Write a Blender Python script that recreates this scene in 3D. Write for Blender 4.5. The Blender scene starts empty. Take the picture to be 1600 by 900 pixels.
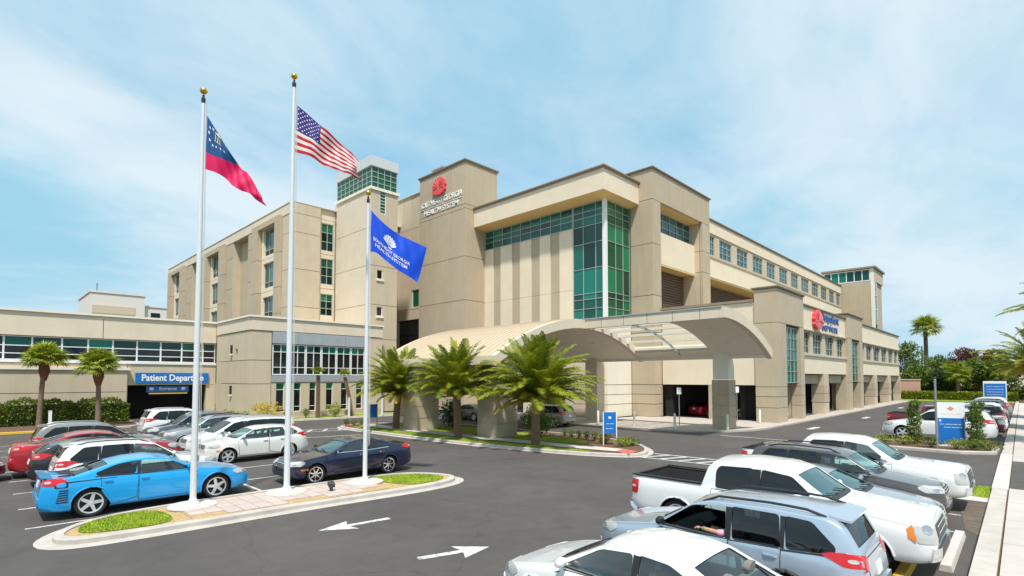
import bpy, bmesh, math, random
from mathutils import Vector, Matrix
from mathutils.bvhtree import BVHTree
random.seed(7)
R = math.radians
scene = bpy.context.scene
# ------------------------------------------------------------------ camera
# axes: +X runs along the long side of the hospital, +Y along its entrance front, metres
cam_d = bpy.data.cameras.new('camera'); cam = bpy.data.objects.new('camera', cam_d)
scene.collection.objects.link(cam); scene.camera = cam
cam.location = (0, 0, 3.7)
cam.rotation_euler = (R(92.5), 0, R(44.214 - 90))
cam_d.sensor_width = 36; cam_d.lens = 18.414; cam_d.shift_y = 0.0658
cam_d.clip_start = 0.1; cam_d.clip_end = 5000
# ------------------------------------------------------------------ sky
SUN = Vector((-0.33, -0.35, 0.88)).normalized()
world = bpy.data.worlds.new('World'); scene.world = world; world.use_nodes = True
nt = world.node_tree; N = nt.nodes; Lk = nt.links; N.clear()
wo = N.new('ShaderNodeOutputWorld'); bg = N.new('ShaderNodeBackground'); bg.inputs['Strength'].default_value = 0.135
sky = N.new('ShaderNodeTexSky'); sky.sky_type = 'NISHITA'; sky.sun_disc = False
sky.sun_elevation = math.asin(SUN.z); sky.sun_rotation = math.atan2(SUN.x, SUN.y)
sky.air_density = 1.0; sky.dust_density = 0.3; sky.ozone_density = 1.2
tc = N.new('ShaderNodeTexCoord')
sx = N.new('ShaderNodeSeparateXYZ'); Lk.new(tc.outputs['Generated'], sx.inputs[0])
def wmath(op, a, b=None):
    n = N.new('ShaderNodeMath'); n.operation = op
    for i, v in enumerate((a, b)):
        if v is None: continue
        if isinstance(v, (int, float)): n.inputs[i].default_value = v
        else: Lk.new(v, n.inputs[i])
    return n.outputs[0]
den = wmath('ADD', wmath('MAXIMUM', sx.outputs[2], 0.0), 0.22)
cv = N.new('ShaderNodeCombineXYZ'); Lk.new(wmath('DIVIDE', sx.outputs[0], den), cv.inputs[0]); Lk.new(wmath('DIVIDE', sx.outputs[1], den), cv.inputs[1])
mp = N.new('ShaderNodeMapping'); mp.inputs['Rotation'].default_value = (0, 0, R(120)); mp.inputs['Scale'].default_value = (0.75, 1.25, 1); mp.inputs['Location'].default_value = (-1.2, 3.1, 0)
Lk.new(cv.outputs[0], mp.inputs[0])
def wnoise(scale, det, rough, dist):
    n = N.new('ShaderNodeTexNoise'); n.inputs['Scale'].default_value = scale; n.inputs['Detail'].default_value = det
    n.inputs['Roughness'].default_value = rough; n.inputs['Distortion'].default_value = dist; Lk.new(mp.outputs[0], n.inputs['Vector']); return n.outputs['Fac']
n1 = wnoise(0.7, 5, 0.5, 0.5); n2 = wnoise(3.0, 9, 0.62, 0.5)
cl = wmath('ADD', wmath('MULTIPLY', n1, 0.74), wmath('MULTIPLY', n2, 0.26))
cr = N.new('ShaderNodeMapRange'); cr.interpolation_type = 'SMOOTHSTEP'; Lk.new(cl, cr.inputs[0])
cr.inputs[1].default_value = 0.36; cr.inputs[2].default_value = 0.66; cr.inputs[3].default_value = 0.16; cr.inputs[4].default_value = 0.86
mx = N.new('ShaderNodeMix'); mx.data_type = 'RGBA'
Lk.new(cr.outputs[0], mx.inputs['Factor']); 
tn = N.new('ShaderNodeMix'); tn.data_type = 'RGBA'; tn.blend_type = 'MULTIPLY'; tn.inputs['Factor'].default_value = 1; Lk.new(sky.outputs[0], tn.inputs['A']); tn.inputs['B'].default_value = (0.85, 1.25, 1.12, 1)
dk = N.new('ShaderNodeMix'); dk.data_type = 'RGBA'; dk.blend_type = 'DARKEN'; dk.inputs['Factor'].default_value = 1; Lk.new(tn.outputs['Result'], dk.inputs['A']); dk.inputs['B'].default_value = (1.4, 3.3, 4.4, 1)
lt = N.new('ShaderNodeMix'); lt.data_type = 'RGBA'; lt.blend_type = 'LIGHTEN'; lt.inputs['Factor'].default_value = 1; Lk.new(dk.outputs['Result'], lt.inputs['A']); lt.inputs['B'].default_value = (1.15, 2.95, 4.15, 1)
Lk.new(lt.outputs['Result'], mx.inputs['A']); mx.inputs['B'].default_value = (4.5, 5.0, 5.3, 1)
Lk.new(mx.outputs['Result'], bg.inputs[0]); Lk.new(bg.outputs[0], wo.inputs[0])
# ------------------------------------------------------------------ sun
sd = bpy.data.lights.new('sun', 'SUN'); sun = bpy.data.objects.new('sun', sd); scene.collection.objects.link(sun)
sd.energy = 3.7; sd.angle = R(3.0); sd.color = (1.0, 0.96, 0.90)
sun.rotation_euler = (-SUN).to_track_quat('-Z', 'Y').to_euler()
# ------------------------------------------------------------------ exposure
vs = scene.view_settings; vs.view_transform = 'Standard'; vs.look = 'None'; vs.exposure = 0.47; vs.gamma = 1.0; vs.use_curve_mapping = False
scene.cycles.use_denoising = True
scene.cycles.max_bounces = 8; scene.cycles.transparent_max_bounces = 12

# ------------------------------------------------------------------ materials
MATS = {}
def _bsdf(name):
    m = bpy.data.materials.new(name); m.use_nodes = True; t = m.node_tree
    return m, t, t.nodes['Principled BSDF']
def mat(name, col, rough=0.7, metal=0.0, var=0.0, vscale=3.0, bump=0.0, bscale=60.0, coat=0.0, spec=0.5, objvar=0.0, col2=None, emit=0.0, stain=0.0):
    if name in MATS: return MATS[name]
    m, t, b = _bsdf(name); n = t.nodes; l = t.links
    b.inputs['Base Color'].default_value = (*col, 1); b.inputs['Roughness'].default_value = rough; b.inputs['Metallic'].default_value = metal
    b.inputs['Specular IOR Level'].default_value = spec
    if coat: b.inputs['Coat Weight'].default_value = coat; b.inputs['Coat Roughness'].default_value = 0.04
    src = None
    co = n.new('ShaderNodeTexCoord')
    geo = n.new('ShaderNodeNewGeometry')
    if var or col2:
        nz = n.new('ShaderNodeTexNoise'); nz.inputs['Scale'].default_value = vscale; nz.inputs['Detail'].default_value = 6; nz.inputs['Roughness'].default_value = 0.6
        l.new(geo.outputs['Position'], nz.inputs['Vector'])
        mr = n.new('ShaderNodeMapRange'); mr.inputs[1].default_value = 0.3; mr.inputs[2].default_value = 0.7; l.new(nz.outputs['Fac'], mr.inputs[0])
        mi = n.new('ShaderNodeMix'); mi.data_type = 'RGBA'; l.new(mr.outputs[0], mi.inputs['Factor'])
        c2 = col2 if col2 else tuple(min(1, c * (1 + var)) for c in col); c1 = col if col2 else tuple(c * (1 - var) for c in col)
        mi.inputs['A'].default_value = (*c1, 1); mi.inputs['B'].default_value = (*c2, 1); src = mi.outputs['Result']
    if stain:
        mp_ = n.new('ShaderNodeMapping'); mp_.inputs['Scale'].default_value = (1.6, 1.6, 0.12); l.new(geo.outputs['Position'], mp_.inputs[0])
        nz = n.new('ShaderNodeTexNoise'); nz.inputs['Scale'].default_value = 1.5; nz.inputs['Detail'].default_value = 8; l.new(mp_.outputs[0], nz.inputs['Vector'])
        mr = n.new('ShaderNodeMapRange'); mr.inputs[1].default_value = 0.48; mr.inputs[2].default_value = 0.78; mr.inputs[4].default_value = stain; l.new(nz.outputs['Fac'], mr.inputs[0])
        mi = n.new('ShaderNodeMix'); mi.data_type = 'RGBA'; mi.blend_type = 'MULTIPLY'; l.new(mr.outputs[0], mi.inputs['Factor'])
        if src: l.new(src, mi.inputs['A'])
        else: mi.inputs['A'].default_value = (*col, 1)
        mi.inputs['B'].default_value = (0.6, 0.55, 0.5, 1); src = mi.outputs['Result']
    if objvar:
        oi = n.new('ShaderNodeObjectInfo'); mr = n.new('ShaderNodeMapRange'); mr.inputs[3].default_value = 1 - objvar; mr.inputs[4].default_value = 1 + objvar
        l.new(oi.outputs['Random'], mr.inputs[0])
        mi = n.new('ShaderNodeMix'); mi.data_type = 'RGBA'; mi.blend_type = 'MULTIPLY'; mi.inputs['Factor'].default_value = 1
        if src: l.new(src, mi.inputs['A'])
        else: mi.inputs['A'].default_value = (*col, 1)
        l.new(mr.outputs[0], mi.inputs['B']); src = mi.outputs['Result']
    if src: l.new(src, b.inputs['Base Color'])
    if bump:
        nz = n.new('ShaderNodeTexNoise'); nz.inputs['Scale'].default_value = bscale; nz.inputs['Detail'].default_value = 4; l.new(geo.outputs['Position'], nz.inputs['Vector'])
        bp = n.new('ShaderNodeBump'); bp.inputs['Strength'].default_value = bump; bp.inputs['Distance'].default_value = 0.02; l.new(nz.outputs['Fac'], bp.inputs['Height']); l.new(bp.outputs[0], b.inputs['Normal'])
    if emit: b.inputs['Emission Color'].default_value = (*col, 1); b.inputs['Emission Strength'].default_value = emit
    MATS[name] = m; return m
def clear_glass(name, tint, gl=0.12, refl=(1, 1, 1)):
    m = bpy.data.materials.new(name); m.use_nodes = True; t = m.node_tree; n = t.nodes; l = t.links; n.clear()
    o = n.new('ShaderNodeOutputMaterial'); mi = n.new('ShaderNodeMixShader'); tr = n.new('ShaderNodeBsdfTransparent'); g = n.new('ShaderNodeBsdfGlossy')
    tr.inputs[0].default_value = (*tint, 1); g.inputs['Roughness'].default_value = 0.015; g.inputs[0].default_value = (*refl, 1)
    lw = n.new('ShaderNodeLayerWeight'); lw.inputs[0].default_value = 0.35
    mr = n.new('ShaderNodeMapRange'); mr.inputs[3].default_value = gl; mr.inputs[4].default_value = 0.95; l.new(lw.outputs['Fresnel'], mr.inputs[0])
    l.new(mr.outputs[0], mi.inputs[0]); l.new(tr.outputs[0], mi.inputs[1]); l.new(g.outputs[0], mi.inputs[2]); l.new(mi.outputs[0], o.inputs[0]); MATS[name] = m; return m
M = MATS
mat('stucco_tan', (0.475, 0.39, 0.275), 0.88, var=0.05, vscale=0.7, bump=0.15, bscale=25, stain=0.2, objvar=0.03)
mat('stucco_mid', (0.56, 0.465, 0.34), 0.88, var=0.05, vscale=0.7, bump=0.15, bscale=25, stain=0.2, objvar=0.03)
mat('stucco_cream', (0.76, 0.65, 0.49), 0.86, var=0.04, vscale=0.6, bump=0.12, bscale=25, stain=0.1, objvar=0.02)
mat('stucco_pale', (0.69, 0.59, 0.455), 0.86, var=0.05, vscale=0.6, bump=0.12, bscale=25, stain=0.12, objvar=0.02)
mat('stucco_white', (0.80, 0.74, 0.62), 0.8, var=0.03, vscale=0.8, stain=0.1)
mat('cap_grey', (0.58, 0.60, 0.62), 0.5, var=0.05)
mat('coping', (0.27, 0.21, 0.145), 0.6, var=0.08)
mat('white_metal', (0.78, 0.78, 0.76), 0.4, var=0.03)
mat('grey_panel', (0.40, 0.42, 0.45), 0.45, metal=0.25, var=0.06, vscale=1.5)
mat('louver', (0.13, 0.085, 0.055), 0.7)
mat('mullion', (0.42, 0.47, 0.45), 0.4, metal=0.3)
mat('roof_tan', (0.54, 0.43, 0.30), 0.5, var=0.04, vscale=1.2)
mat('soffit', (0.60, 0.53, 0.42), 0.8, var=0.03)
mat('void_dark', (0.02, 0.02, 0.02), 0.9)
mat('shade_grey', (0.018, 0.017, 0.016), 0.9, var=0.1)  # near-black: the shade of covered spaces is put into the colour
mat('glass_teal', (0.002, 0.105, 0.078), 0.03, metal=0.0, spec=0.5, objvar=0.75, bump=0.6, bscale=0.5)
mat('glass_green', (0.003, 0.115, 0.045), 0.03, metal=0.0, spec=0.5, objvar=0.75, bump=0.6, bscale=0.5)
mat('glass_dark', (0.006, 0.028, 0.024), 0.08, spec=0.15, objvar=0.6)
mat('glass_sky', (0.02, 0.10, 0.10), 0.04, metal=0.0, spec=0.5, objvar=0.6, bump=0.6, bscale=0.5)
mat('glass_blk', (0.012, 0.012, 0.013), 0.06, spec=0.6, objvar=0.4)
def asphalt_mat():
    m, t, p = _bsdf('asphalt'); n = t.nodes; l = t.links; g = n.new('ShaderNodeNewGeometry')
    def nz(s, d, r_, dist=0.0):
        q = n.new('ShaderNodeTexNoise'); q.inputs['Scale'].default_value = s; q.inputs['Detail'].default_value = d; q.inputs['Roughness'].default_value = r_; q.inputs['Distortion'].default_value = dist; l.new(g.outputs['Position'], q.inputs['Vector']); return q.outputs['Fac']
    def rng(f, a0, a1, b0, b1):
        q = n.new('ShaderNodeMapRange'); l.new(f, q.inputs[0])
        for i, v in enumerate((a0, a1, b0, b1)): q.inputs[i + 1].default_value = v
        return q.outputs[0]
    def mul(x, y):
        q = n.new('ShaderNodeMath'); q.operation = 'MULTIPLY'; l.new(x, q.inputs[0]); l.new(y, q.inputs[1]); return q.outputs[0]
    vo = n.new('ShaderNodeTexVoronoi'); vo.feature = 'DISTANCE_TO_EDGE'; vo.inputs['Scale'].default_value = .16
    wv = n.new('ShaderNodeVectorMath'); wv.operation = 'ADD'; nn = n.new('ShaderNodeTexNoise'); nn.inputs['Scale'].default_value = 1.2; nn.inputs['Detail'].default_value = 5; l.new(g.outputs['Position'], nn.inputs['Vector'])
    l.new(g.outputs['Position'], wv.inputs[0]); l.new(nn.outputs['Color'], wv.inputs[1]); l.new(wv.outputs[0], vo.inputs['Vector'])
    v = mul(mul(rng(nz(.28, 6, .6), .3, .7, .80, 1.16), rng(nz(2.1, 5, .65, .6), .3, .72, .90, 1.10)), mul(rng(nz(70, 2, .7), .3, .7, .72, 1.28), mul(rng(nz(.9, 4, .5), .60, .74, 1.0, .80), rng(vo.outputs['Distance'], .0, .005, .78, 1.0))))
    mi = n.new('ShaderNodeMix'); mi.data_type = 'RGBA'; mi.blend_type = 'MULTIPLY'; mi.inputs['Factor'].default_value = 1; mi.inputs['A'].default_value = (.084, .072, .065, 1); l.new(v, mi.inputs['B']); l.new(mi.outputs['Result'], p.inputs['Base Color'])
    p.inputs['Roughness'].default_value = .82; bp = n.new('ShaderNodeBump'); bp.inputs['Strength'].default_value = .4; bp.inputs['Distance'].default_value = .01; l.new(nz(120, 3, .6), bp.inputs['Height']); l.new(bp.outputs[0], p.inputs['Normal']); M['asphalt'] = m
asphalt_mat()
mat('soil', (0.10, 0.075, 0.045), 0.95, var=0.2, vscale=4)
mat('mulch', (0.14, 0.075, 0.045), 0.95, var=0.35, vscale=9, bump=0.8, bscale=40)
mat('mulch_tan', (0.46, 0.31, 0.15), 0.95, var=0.3, vscale=9, bump=0.8, bscale=40)
mat('lawn', (0.13, 0.20, 0.012), 0.95, col2=(0.28, 0.33, 0.02), vscale=1.3)
mat('grass_blade', (0.17, 0.28, 0.014), 0.8, col2=(0.42, 0.50, 0.03), vscale=1.1)
mat('concrete', (0.46, 0.40, 0.35), 0.9, var=0.10, vscale=1.3, bump=0.2, bscale=50)
mat('slab', (0.50, 0.44, 0.395), 0.9, var=0.10, vscale=0.9, bump=0.2, bscale=50, objvar=0.05, stain=0.0)
mat('concrete_pale', (0.56, 0.495, 0.445), 0.9, var=0.10, vscale=1.5, bump=0.2, bscale=50)
mat('paver', (0.50, 0.40, 0.35), 0.9, var=0.08, vscale=3, bump=0.2, bscale=50, objvar=0.07)
def worn_paint(name, col):
    m, t, p = _bsdf(name); n = t.nodes; l = t.links; g = n.new('ShaderNodeNewGeometry'); fs = []
    for s, lo, hi in ((5.0, .36, .52), (38.0, .34, .50)):
        q = n.new('ShaderNodeTexNoise'); q.inputs['Scale'].default_value = s; q.inputs['Detail'].default_value = 6; q.inputs['Roughness'].default_value = .7; l.new(g.outputs['Position'], q.inputs['Vector'])
        r_ = n.new('ShaderNodeMapRange'); r_.inputs[1].default_value = lo; r_.inputs[2].default_value = hi; l.new(q.outputs['Fac'], r_.inputs[0]); fs.append(r_.outputs[0])
    x = n.new('ShaderNodeMath'); x.operation = 'MULTIPLY'; l.new(fs[0], x.inputs[0]); l.new(fs[1], x.inputs[1]); x2 = n.new('ShaderNodeMapRange'); x2.inputs[3].default_value = .30; l.new(x.outputs[0], x2.inputs[0])
    mi = n.new('ShaderNodeMix'); mi.data_type = 'RGBA'; l.new(x2.outputs[0], mi.inputs['Factor']); mi.inputs['A'].default_value = (.10, .088, .08, 1); mi.inputs['B'].default_value = (*col, 1); l.new(mi.outputs['Result'], p.inputs['Base Color']); p.inputs['Roughness'].default_value = .8; M[name] = m
worn_paint('paint_white', (0.66, 0.64, 0.60))
mat('kerb_concrete', (0.47, 0.42, 0.375), 0.9, var=0.14, vscale=2.2, bump=0.2, bscale=50)
mat('paint_yellow', (0.62, 0.36, 0.03), 0.8, col2=(0.75, 0.47, 0.05), vscale=14)
mat('ramp_red', (0.50, 0.13, 0.085), 0.9, var=0.1, vscale=5)
mat('pole_white', (0.74, 0.75, 0.76), 0.35, metal=0.2)
mat('gold', (0.75, 0.46, 0.06), 0.25, metal=0.9)
mat('steel', (0.45, 0.46, 0.47), 0.35, metal=0.8)
mat('black', (0.012, 0.012, 0.013), 0.55)
mat('rope', (0.55, 0.55, 0.52), 0.8)
mat('sign_blue', (0.006, 0.15, 0.50), 0.45)
mat('sign_white', (0.80, 0.80, 0.80), 0.5)
mat('letter_white', (0.82, 0.82, 0.80), 0.5)
mat('letter_navy', (0.012, 0.065, 0.30), 0.4)
mat('shell_red', (0.80, 0.085, 0.095), 0.4)
mat('shell_pink', (0.75, 0.25, 0.2), 0.5)
mat('shell_rib', (0.85, 0.20, 0.2), 0.4)
mat('pink_wall', (0.62, 0.36, 0.29), 0.9, var=0.05)
mat('far_white', (0.74, 0.68, 0.61), 0.85, var=0.04)
mat('far_tan', (0.62, 0.50, 0.36), 0.85, var=0.04)
mat('bark', (0.10, 0.065, 0.045), 0.95, var=0.35, vscale=6, bump=0.8, bscale=14)
mat('palm_bark', (0.20, 0.135, 0.095), 0.95, var=0.35, vscale=9, bump=0.9, bscale=18)
mat('palm_boot', (0.27, 0.175, 0.11), 0.95, var=0.35, vscale=12, objvar=0.15)
mat('palm_husk', (0.17, 0.075, 0.04), 0.95, var=0.4, vscale=14)
def leafmat(name, a, b, vs_=1.4, tr=0.25):
    m, t, p = _bsdf(name); n = t.nodes; l = t.links
    g = n.new('ShaderNodeNewGeometry'); nz = n.new('ShaderNodeTexNoise'); nz.inputs['Scale'].default_value = vs_; nz.inputs['Detail'].default_value = 3; l.new(g.outputs['Position'], nz.inputs['Vector'])
    ad = n.new('ShaderNodeMath'); ad.operation = 'MULTIPLY_ADD'; l.new(g.outputs['Random Per Island'], ad.inputs[0]); ad.inputs[1].default_value = 0.45
    l.new(nz.outputs['Fac'], ad.inputs[2])
    mr = n.new('ShaderNodeMapRange'); mr.inputs[1].default_value = 0.4; mr.inputs[2].default_value = 1.05; l.new(ad.outputs[0], mr.inputs[0])
    mi = n.new('ShaderNodeMix'); mi.data_type = 'RGBA'; mi.inputs['A'].default_value = (*a, 1); mi.inputs['B'].default_value = (*b, 1); l.new(mr.outputs[0], mi.inputs['Factor'])
    l.new(mi.outputs['Result'], p.inputs['Base Color']); p.inputs['Roughness'].default_value = 0.55
    tl = n.new('ShaderNodeBsdfTranslucent'); l.new(mi.outputs['Result'], tl.inputs[0]); ms = n.new('ShaderNodeMixShader'); ms.inputs[0].default_value = tr
    l.new(p.outputs[0], ms.inputs[1]); l.new(tl.outputs[0], ms.inputs[2]); l.new(ms.outputs[0], n['Material Output'].inputs[0]); M[name] = m
leafmat('frond_date', (0.05, 0.12, 0.007), (0.47, 0.46, 0.025), 0.9, .34)
leafmat('frond_yellow', (0.34, 0.26, 0.02), (0.52, 0.38, 0.05), 1.2)
leafmat('frond_sabal', (0.10, 0.18, 0.012), (0.46, 0.48, 0.04), 1.2, .35)
leafmat('leaf_green', (0.035, 0.085, 0.010), (0.20, 0.27, 0.025), 1.2)
leafmat('leaf_dark', (0.015, 0.040, 0.012), (0.07, 0.12, 0.02), 1.2)
leafmat('leaf_lime', (0.12, 0.17, 0.012), (0.40, 0.42, 0.03), 1.5)
leafmat('leaf_yellow', (0.42, 0.31, 0.015), (0.68, 0.50, 0.03), 2.5)
leafmat('leaf_red', (0.055, 0.022, 0.014), (0.20, 0.075, 0.045), 1.5)
leafmat('leaf_gold', (0.16, 0.13, 0.012), (0.46, 0.34, 0.03), 0.8)
leafmat('flower_red', (0.55, 0.04, 0.02), (0.75, 0.15, 0.03), 3)
leafmat('leaf_hedge', (0.04, 0.075, 0.008), (0.22, 0.27, 0.02), 0.9)

# ------------------------------------------------------------------ mesh helpers
COL = scene.collection
ORG = {}
def link(name, me, parent=None, world=True):
    o = bpy.data.objects.new(name, me); COL.objects.link(o)
    if parent is not None:
        o.parent = parent; ORG[o.name] = ORG.get(parent.name, Vector((0, 0, 0)))
        if world and me is not None:
            og = ORG[o.name]
            if og.length > 0: me.transform(Matrix.Translation(-og))
    return o
def tag(o, label, cat, group=None, kind=None):
    if label: o['label'] = label
    if cat: o['category'] = cat
    if group: o['group'] = group
    if kind: o['kind'] = kind
    return o
def thing(name, label, cat, loc=(0, 0, 0), rz=0.0, group=None):
    o = bpy.data.objects.new(name, None); COL.objects.link(o); o.empty_display_size = 0.3
    o.location = loc; o.rotation_euler = (0, 0, rz); ORG[o.name] = Vector(loc); return tag(o, label, cat, group)
class MB:
    def __init__(s): s.v = []; s.f = []; s.uv = None
    def add(s, vs, fs):
        b = len(s.v); s.v += [tuple(p) for p in vs]; s.f += [tuple(b + i for i in f) for f in fs]; return s
    def quad(s, a, b, c, d): return s.add((a, b, c, d), ((0, 1, 2, 3),))
    def box(s, x0, x1, y0, y1, z0, z1):
        if x0 > x1: x0, x1 = x1, x0
        if y0 > y1: y0, y1 = y1, y0
        if z0 > z1: z0, z1 = z1, z0
        return s.add([(x0, y0, z0), (x1, y0, z0), (x1, y1, z0), (x0, y1, z0), (x0, y0, z1), (x1, y0, z1), (x1, y1, z1), (x0, y1, z1)],
                     [(3, 2, 1, 0), (4, 5, 6, 7), (0, 1, 5, 4), (1, 2, 6, 5), (2, 3, 7, 6), (3, 0, 4, 7)])
    def prism(s, poly, z0, z1):       # poly in xy
        n = len(poly); b = [(x, y, z0) for x, y in poly]; t = [(x, y, z1) for x, y in poly]
        return s.add(b + t, [tuple(range(n - 1, -1, -1)), tuple(range(n, 2 * n))] + [(i, (i + 1) % n, n + (i + 1) % n, n + i) for i in range(n)])
    def extr(s, poly, fn, h0, h1):    # poly (a,b) -> fn(a,b,h)
        n = len(poly); return s.add([fn(a, b, h0) for a, b in poly] + [fn(a, b, h1) for a, b in poly],
            [tuple(range(n - 1, -1, -1)), tuple(range(n, 2 * n))] + [(i, (i + 1) % n, n + (i + 1) % n, n + i) for i in range(n)])
    def tube(s, path, rad, n=8, cap=True):
        path = [Vector(p) for p in path]; rad = rad if isinstance(rad, (list, tuple)) else [rad] * len(path)
        vs = []; fs = []; ref = None
        for i, p in enumerate(path):
            d = (path[min(i + 1, len(path) - 1)] - path[max(i - 1, 0)])
            if d.length < 1e-9: d = Vector((0, 0, 1))
            d.normalize()
            if ref is None: ref = Vector((0, 0, 1)) if abs(d.z) < 0.9 else Vector((1, 0, 0))
            a = d.cross(ref).normalized(); b = d.cross(a).normalized(); ref = a.cross(d) if False else ref
            vs += [p + (a * math.cos(k * 2 * math.pi / n) + b * math.sin(k * 2 * math.pi / n)) * rad[i] for k in range(n)]
        for i in range(len(path) - 1):
            for k in range(n): fs.append((i * n + k, i * n + (k + 1) % n, (i + 1) * n + (k + 1) % n, (i + 1) * n + k))
        if cap: fs += [tuple(range(n - 1, -1, -1)), tuple((len(path) - 1) * n + k for k in range(n))]
        return s.add(vs, fs)
    def lathe(s, prof, c=(0, 0, 0), n=20, ax='z', cap=True):
        vs = []; fs = []
        for r, h in prof:
            for k in range(n):
                t = k * 2 * math.pi / n; a, b = r * math.cos(t), r * math.sin(t)
                p = (a, b, h) if ax == 'z' else ((b, h, a) if ax == 'y' else (h, a, b))
                vs.append((c[0] + p[0], c[1] + p[1], c[2] + p[2]))
        m = len(prof)
        for i in range(m - 1):
            for k in range(n): fs.append((i * n + k, i * n + (k + 1) % n, (i + 1) * n + (k + 1) % n, (i + 1) * n + k))
        if cap: fs += [tuple(range(n - 1, -1, -1)), tuple((m - 1) * n + k for k in range(n))]
        return s.add(vs, fs)
    def ball(s, c, r, n=10, m=7, sz=1.0):
        return s.lathe([(max(1e-3, r * math.sin(i * math.pi / m)), -r * sz * math.cos(i * math.pi / m)) for i in range(m + 1)], c, n)
    def mesh(s, name, material, smooth=False, sharp=35):
        me = bpy.data.meshes.new(name); me.from_pydata(s.v, [], s.f)
        if material: me.materials.append(M[material] if isinstance(material, str) else material)
        if smooth:
            me.shade_smooth()
            if sharp: me.set_sharp_from_angle(angle=R(sharp))
        return me
    def build(s, name, material, parent=None, smooth=False, world=True, sharp=35, kind=None):
        o = link(name, s.mesh(name, material, smooth, sharp), parent, world)
        if kind: o['kind'] = kind
        return o
def struct(name, mb, m, smooth=False):
    o = mb.build(name, m, None, smooth); o['kind'] = 'structure'; return o
def copy_tree(o, parent=None):
    c = o.copy(); COL.objects.link(c); c.parent = parent
    for ch in list(o.children): copy_tree(ch, c)
    return c
def text_mesh(body, size, align='CENTER', extrude=0.0, offset=0.0, spacing=1.0):
    cu = bpy.data.curves.new('lettering', 'FONT'); cu.body = body; cu.size = size; cu.align_x = align; cu.align_y = 'CENTER'; cu.extrude = extrude; cu.offset = offset; cu.space_character = spacing
    cu.resolution_u = 3
    o = bpy.data.objects.new('lettering', cu); COL.objects.link(o)
    dg = bpy.context.evaluated_depsgraph_get(); dg.update()
    me = bpy.data.meshes.new_from_object(o.evaluated_get(dg))
    COL.objects.unlink(o); bpy.data.objects.remove(o); bpy.data.curves.remove(cu); return me
# wall-plane frames: 'U' = plane x const facing -x (a = y), 'V' = plane y const facing -y (a = x); d = depth behind the face
def PF(face, pos):
    if face == 'U': return lambda a, z, d: (pos + d, a, z)
    if face == 'V': return lambda a, z, d: (a, pos + d, z)
    if face == 'W': return lambda a, z, d: (pos - d, a, z)      # facing +x
    if face == 'B': return lambda a, z, d: (a, pos - d, z)      # facing +y
def lettering(body, size, parent, face, pos, a, z, m, ext=0.03, off=0.0, flip=True, name='lettering', wmax=None, spacing=1.0):
    me = text_mesh(body, size, extrude=ext, offset=off, spacing=spacing)
    if wmax:
        w = max(v.co.x for v in me.vertices) - min(v.co.x for v in me.vertices); k = wmax / w
    else: k = 1.0
    f = PF(face, pos)
    for v in me.vertices:
        x, y, h = v.co; aa = a - x * k if face == 'U' else a + x * k
        v.co = f(aa, z + y, -(h + ext))
    me.materials.clear(); me.materials.append(M[m]); return link(name, me, parent)
def fbox(mb, face, pos, a0, a1, z0, z1, d0, d1):
    f = PF(face, pos); p = f(a0, z0, d0); q = f(a1, z1, d1); return mb.box(p[0], q[0], p[1], q[1], p[2], q[2])
def panel(parent, face, pos, a0, a1, z0, z1, m, holes=(), depth=0.22, name='wall_panel', gap=0.025):
    """one cast wall panel with openings cut out of it and real reveals"""
    f = PF(face, pos); a0 += gap; a1 -= gap; z0 += gap; z1 -= gap
    hs = [(max(h[0], a0), min(h[1], a1), max(h[2], z0), min(h[3], z1)) for h in holes]; hs = [h for h in hs if h[1] > h[0] + 1e-4 and h[3] > h[2] + 1e-4]
    A = sorted({a0, a1, *[x for h in hs for x in h[:2]]}); Z = sorted({z0, z1, *[x for h in hs for x in h[2:]]})
    full = {}
    for i in range(len(A) - 1):
        for j in range(len(Z) - 1):
            ca, cz = (A[i] + A[i + 1]) / 2, (Z[j] + Z[j + 1]) / 2
            full[i, j] = not any(h[0] < ca < h[1] and h[2] < cz < h[3] for h in hs)
    if not any(full.values()): return None
    mb = MB(); flip = face in ('U', 'B')
    def q(*pts):
        pts = list(pts); mb.quad(*(pts[::-1] if flip else pts))
    for (i, j), on in full.items():
        if not on: continue
        x0, x1, y0, y1 = A[i], A[i + 1], Z[j], Z[j + 1]
        q(f(x0, y0, 0), f(x1, y0, 0), f(x1, y1, 0), f(x0, y1, 0))
        if not full.get((i - 1, j)): q(f(x0, y0, depth), f(x0, y0, 0), f(x0, y1, 0), f(x0, y1, depth))
        if not full.get((i + 1, j)): q(f(x1, y0, 0), f(x1, y0, depth), f(x1, y1, depth), f(x1, y1, 0))
        if not full.get((i, j - 1)): q(f(x0, y0, depth), f(x1, y0, depth), f(x1, y0, 0), f(x0, y0, 0))
        if not full.get((i, j + 1)): q(f(x0, y1, 0), f(x1, y1, 0), f(x1, y1, depth), f(x0, y1, depth))
    return mb.build(name, m, parent)
def panels(parent, face, pos, As, Zs, m, holes=(), depth=0.22, gap=0.025):
    for i in range(len(As) - 1):
        for j in range(len(Zs) - 1):
            mm = m if isinstance(m, str) else m(i, j)
            if mm: panel(parent, face, pos, As[i], As[i + 1], Zs[j], Zs[j + 1], mm, holes, depth, gap=gap)
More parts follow.
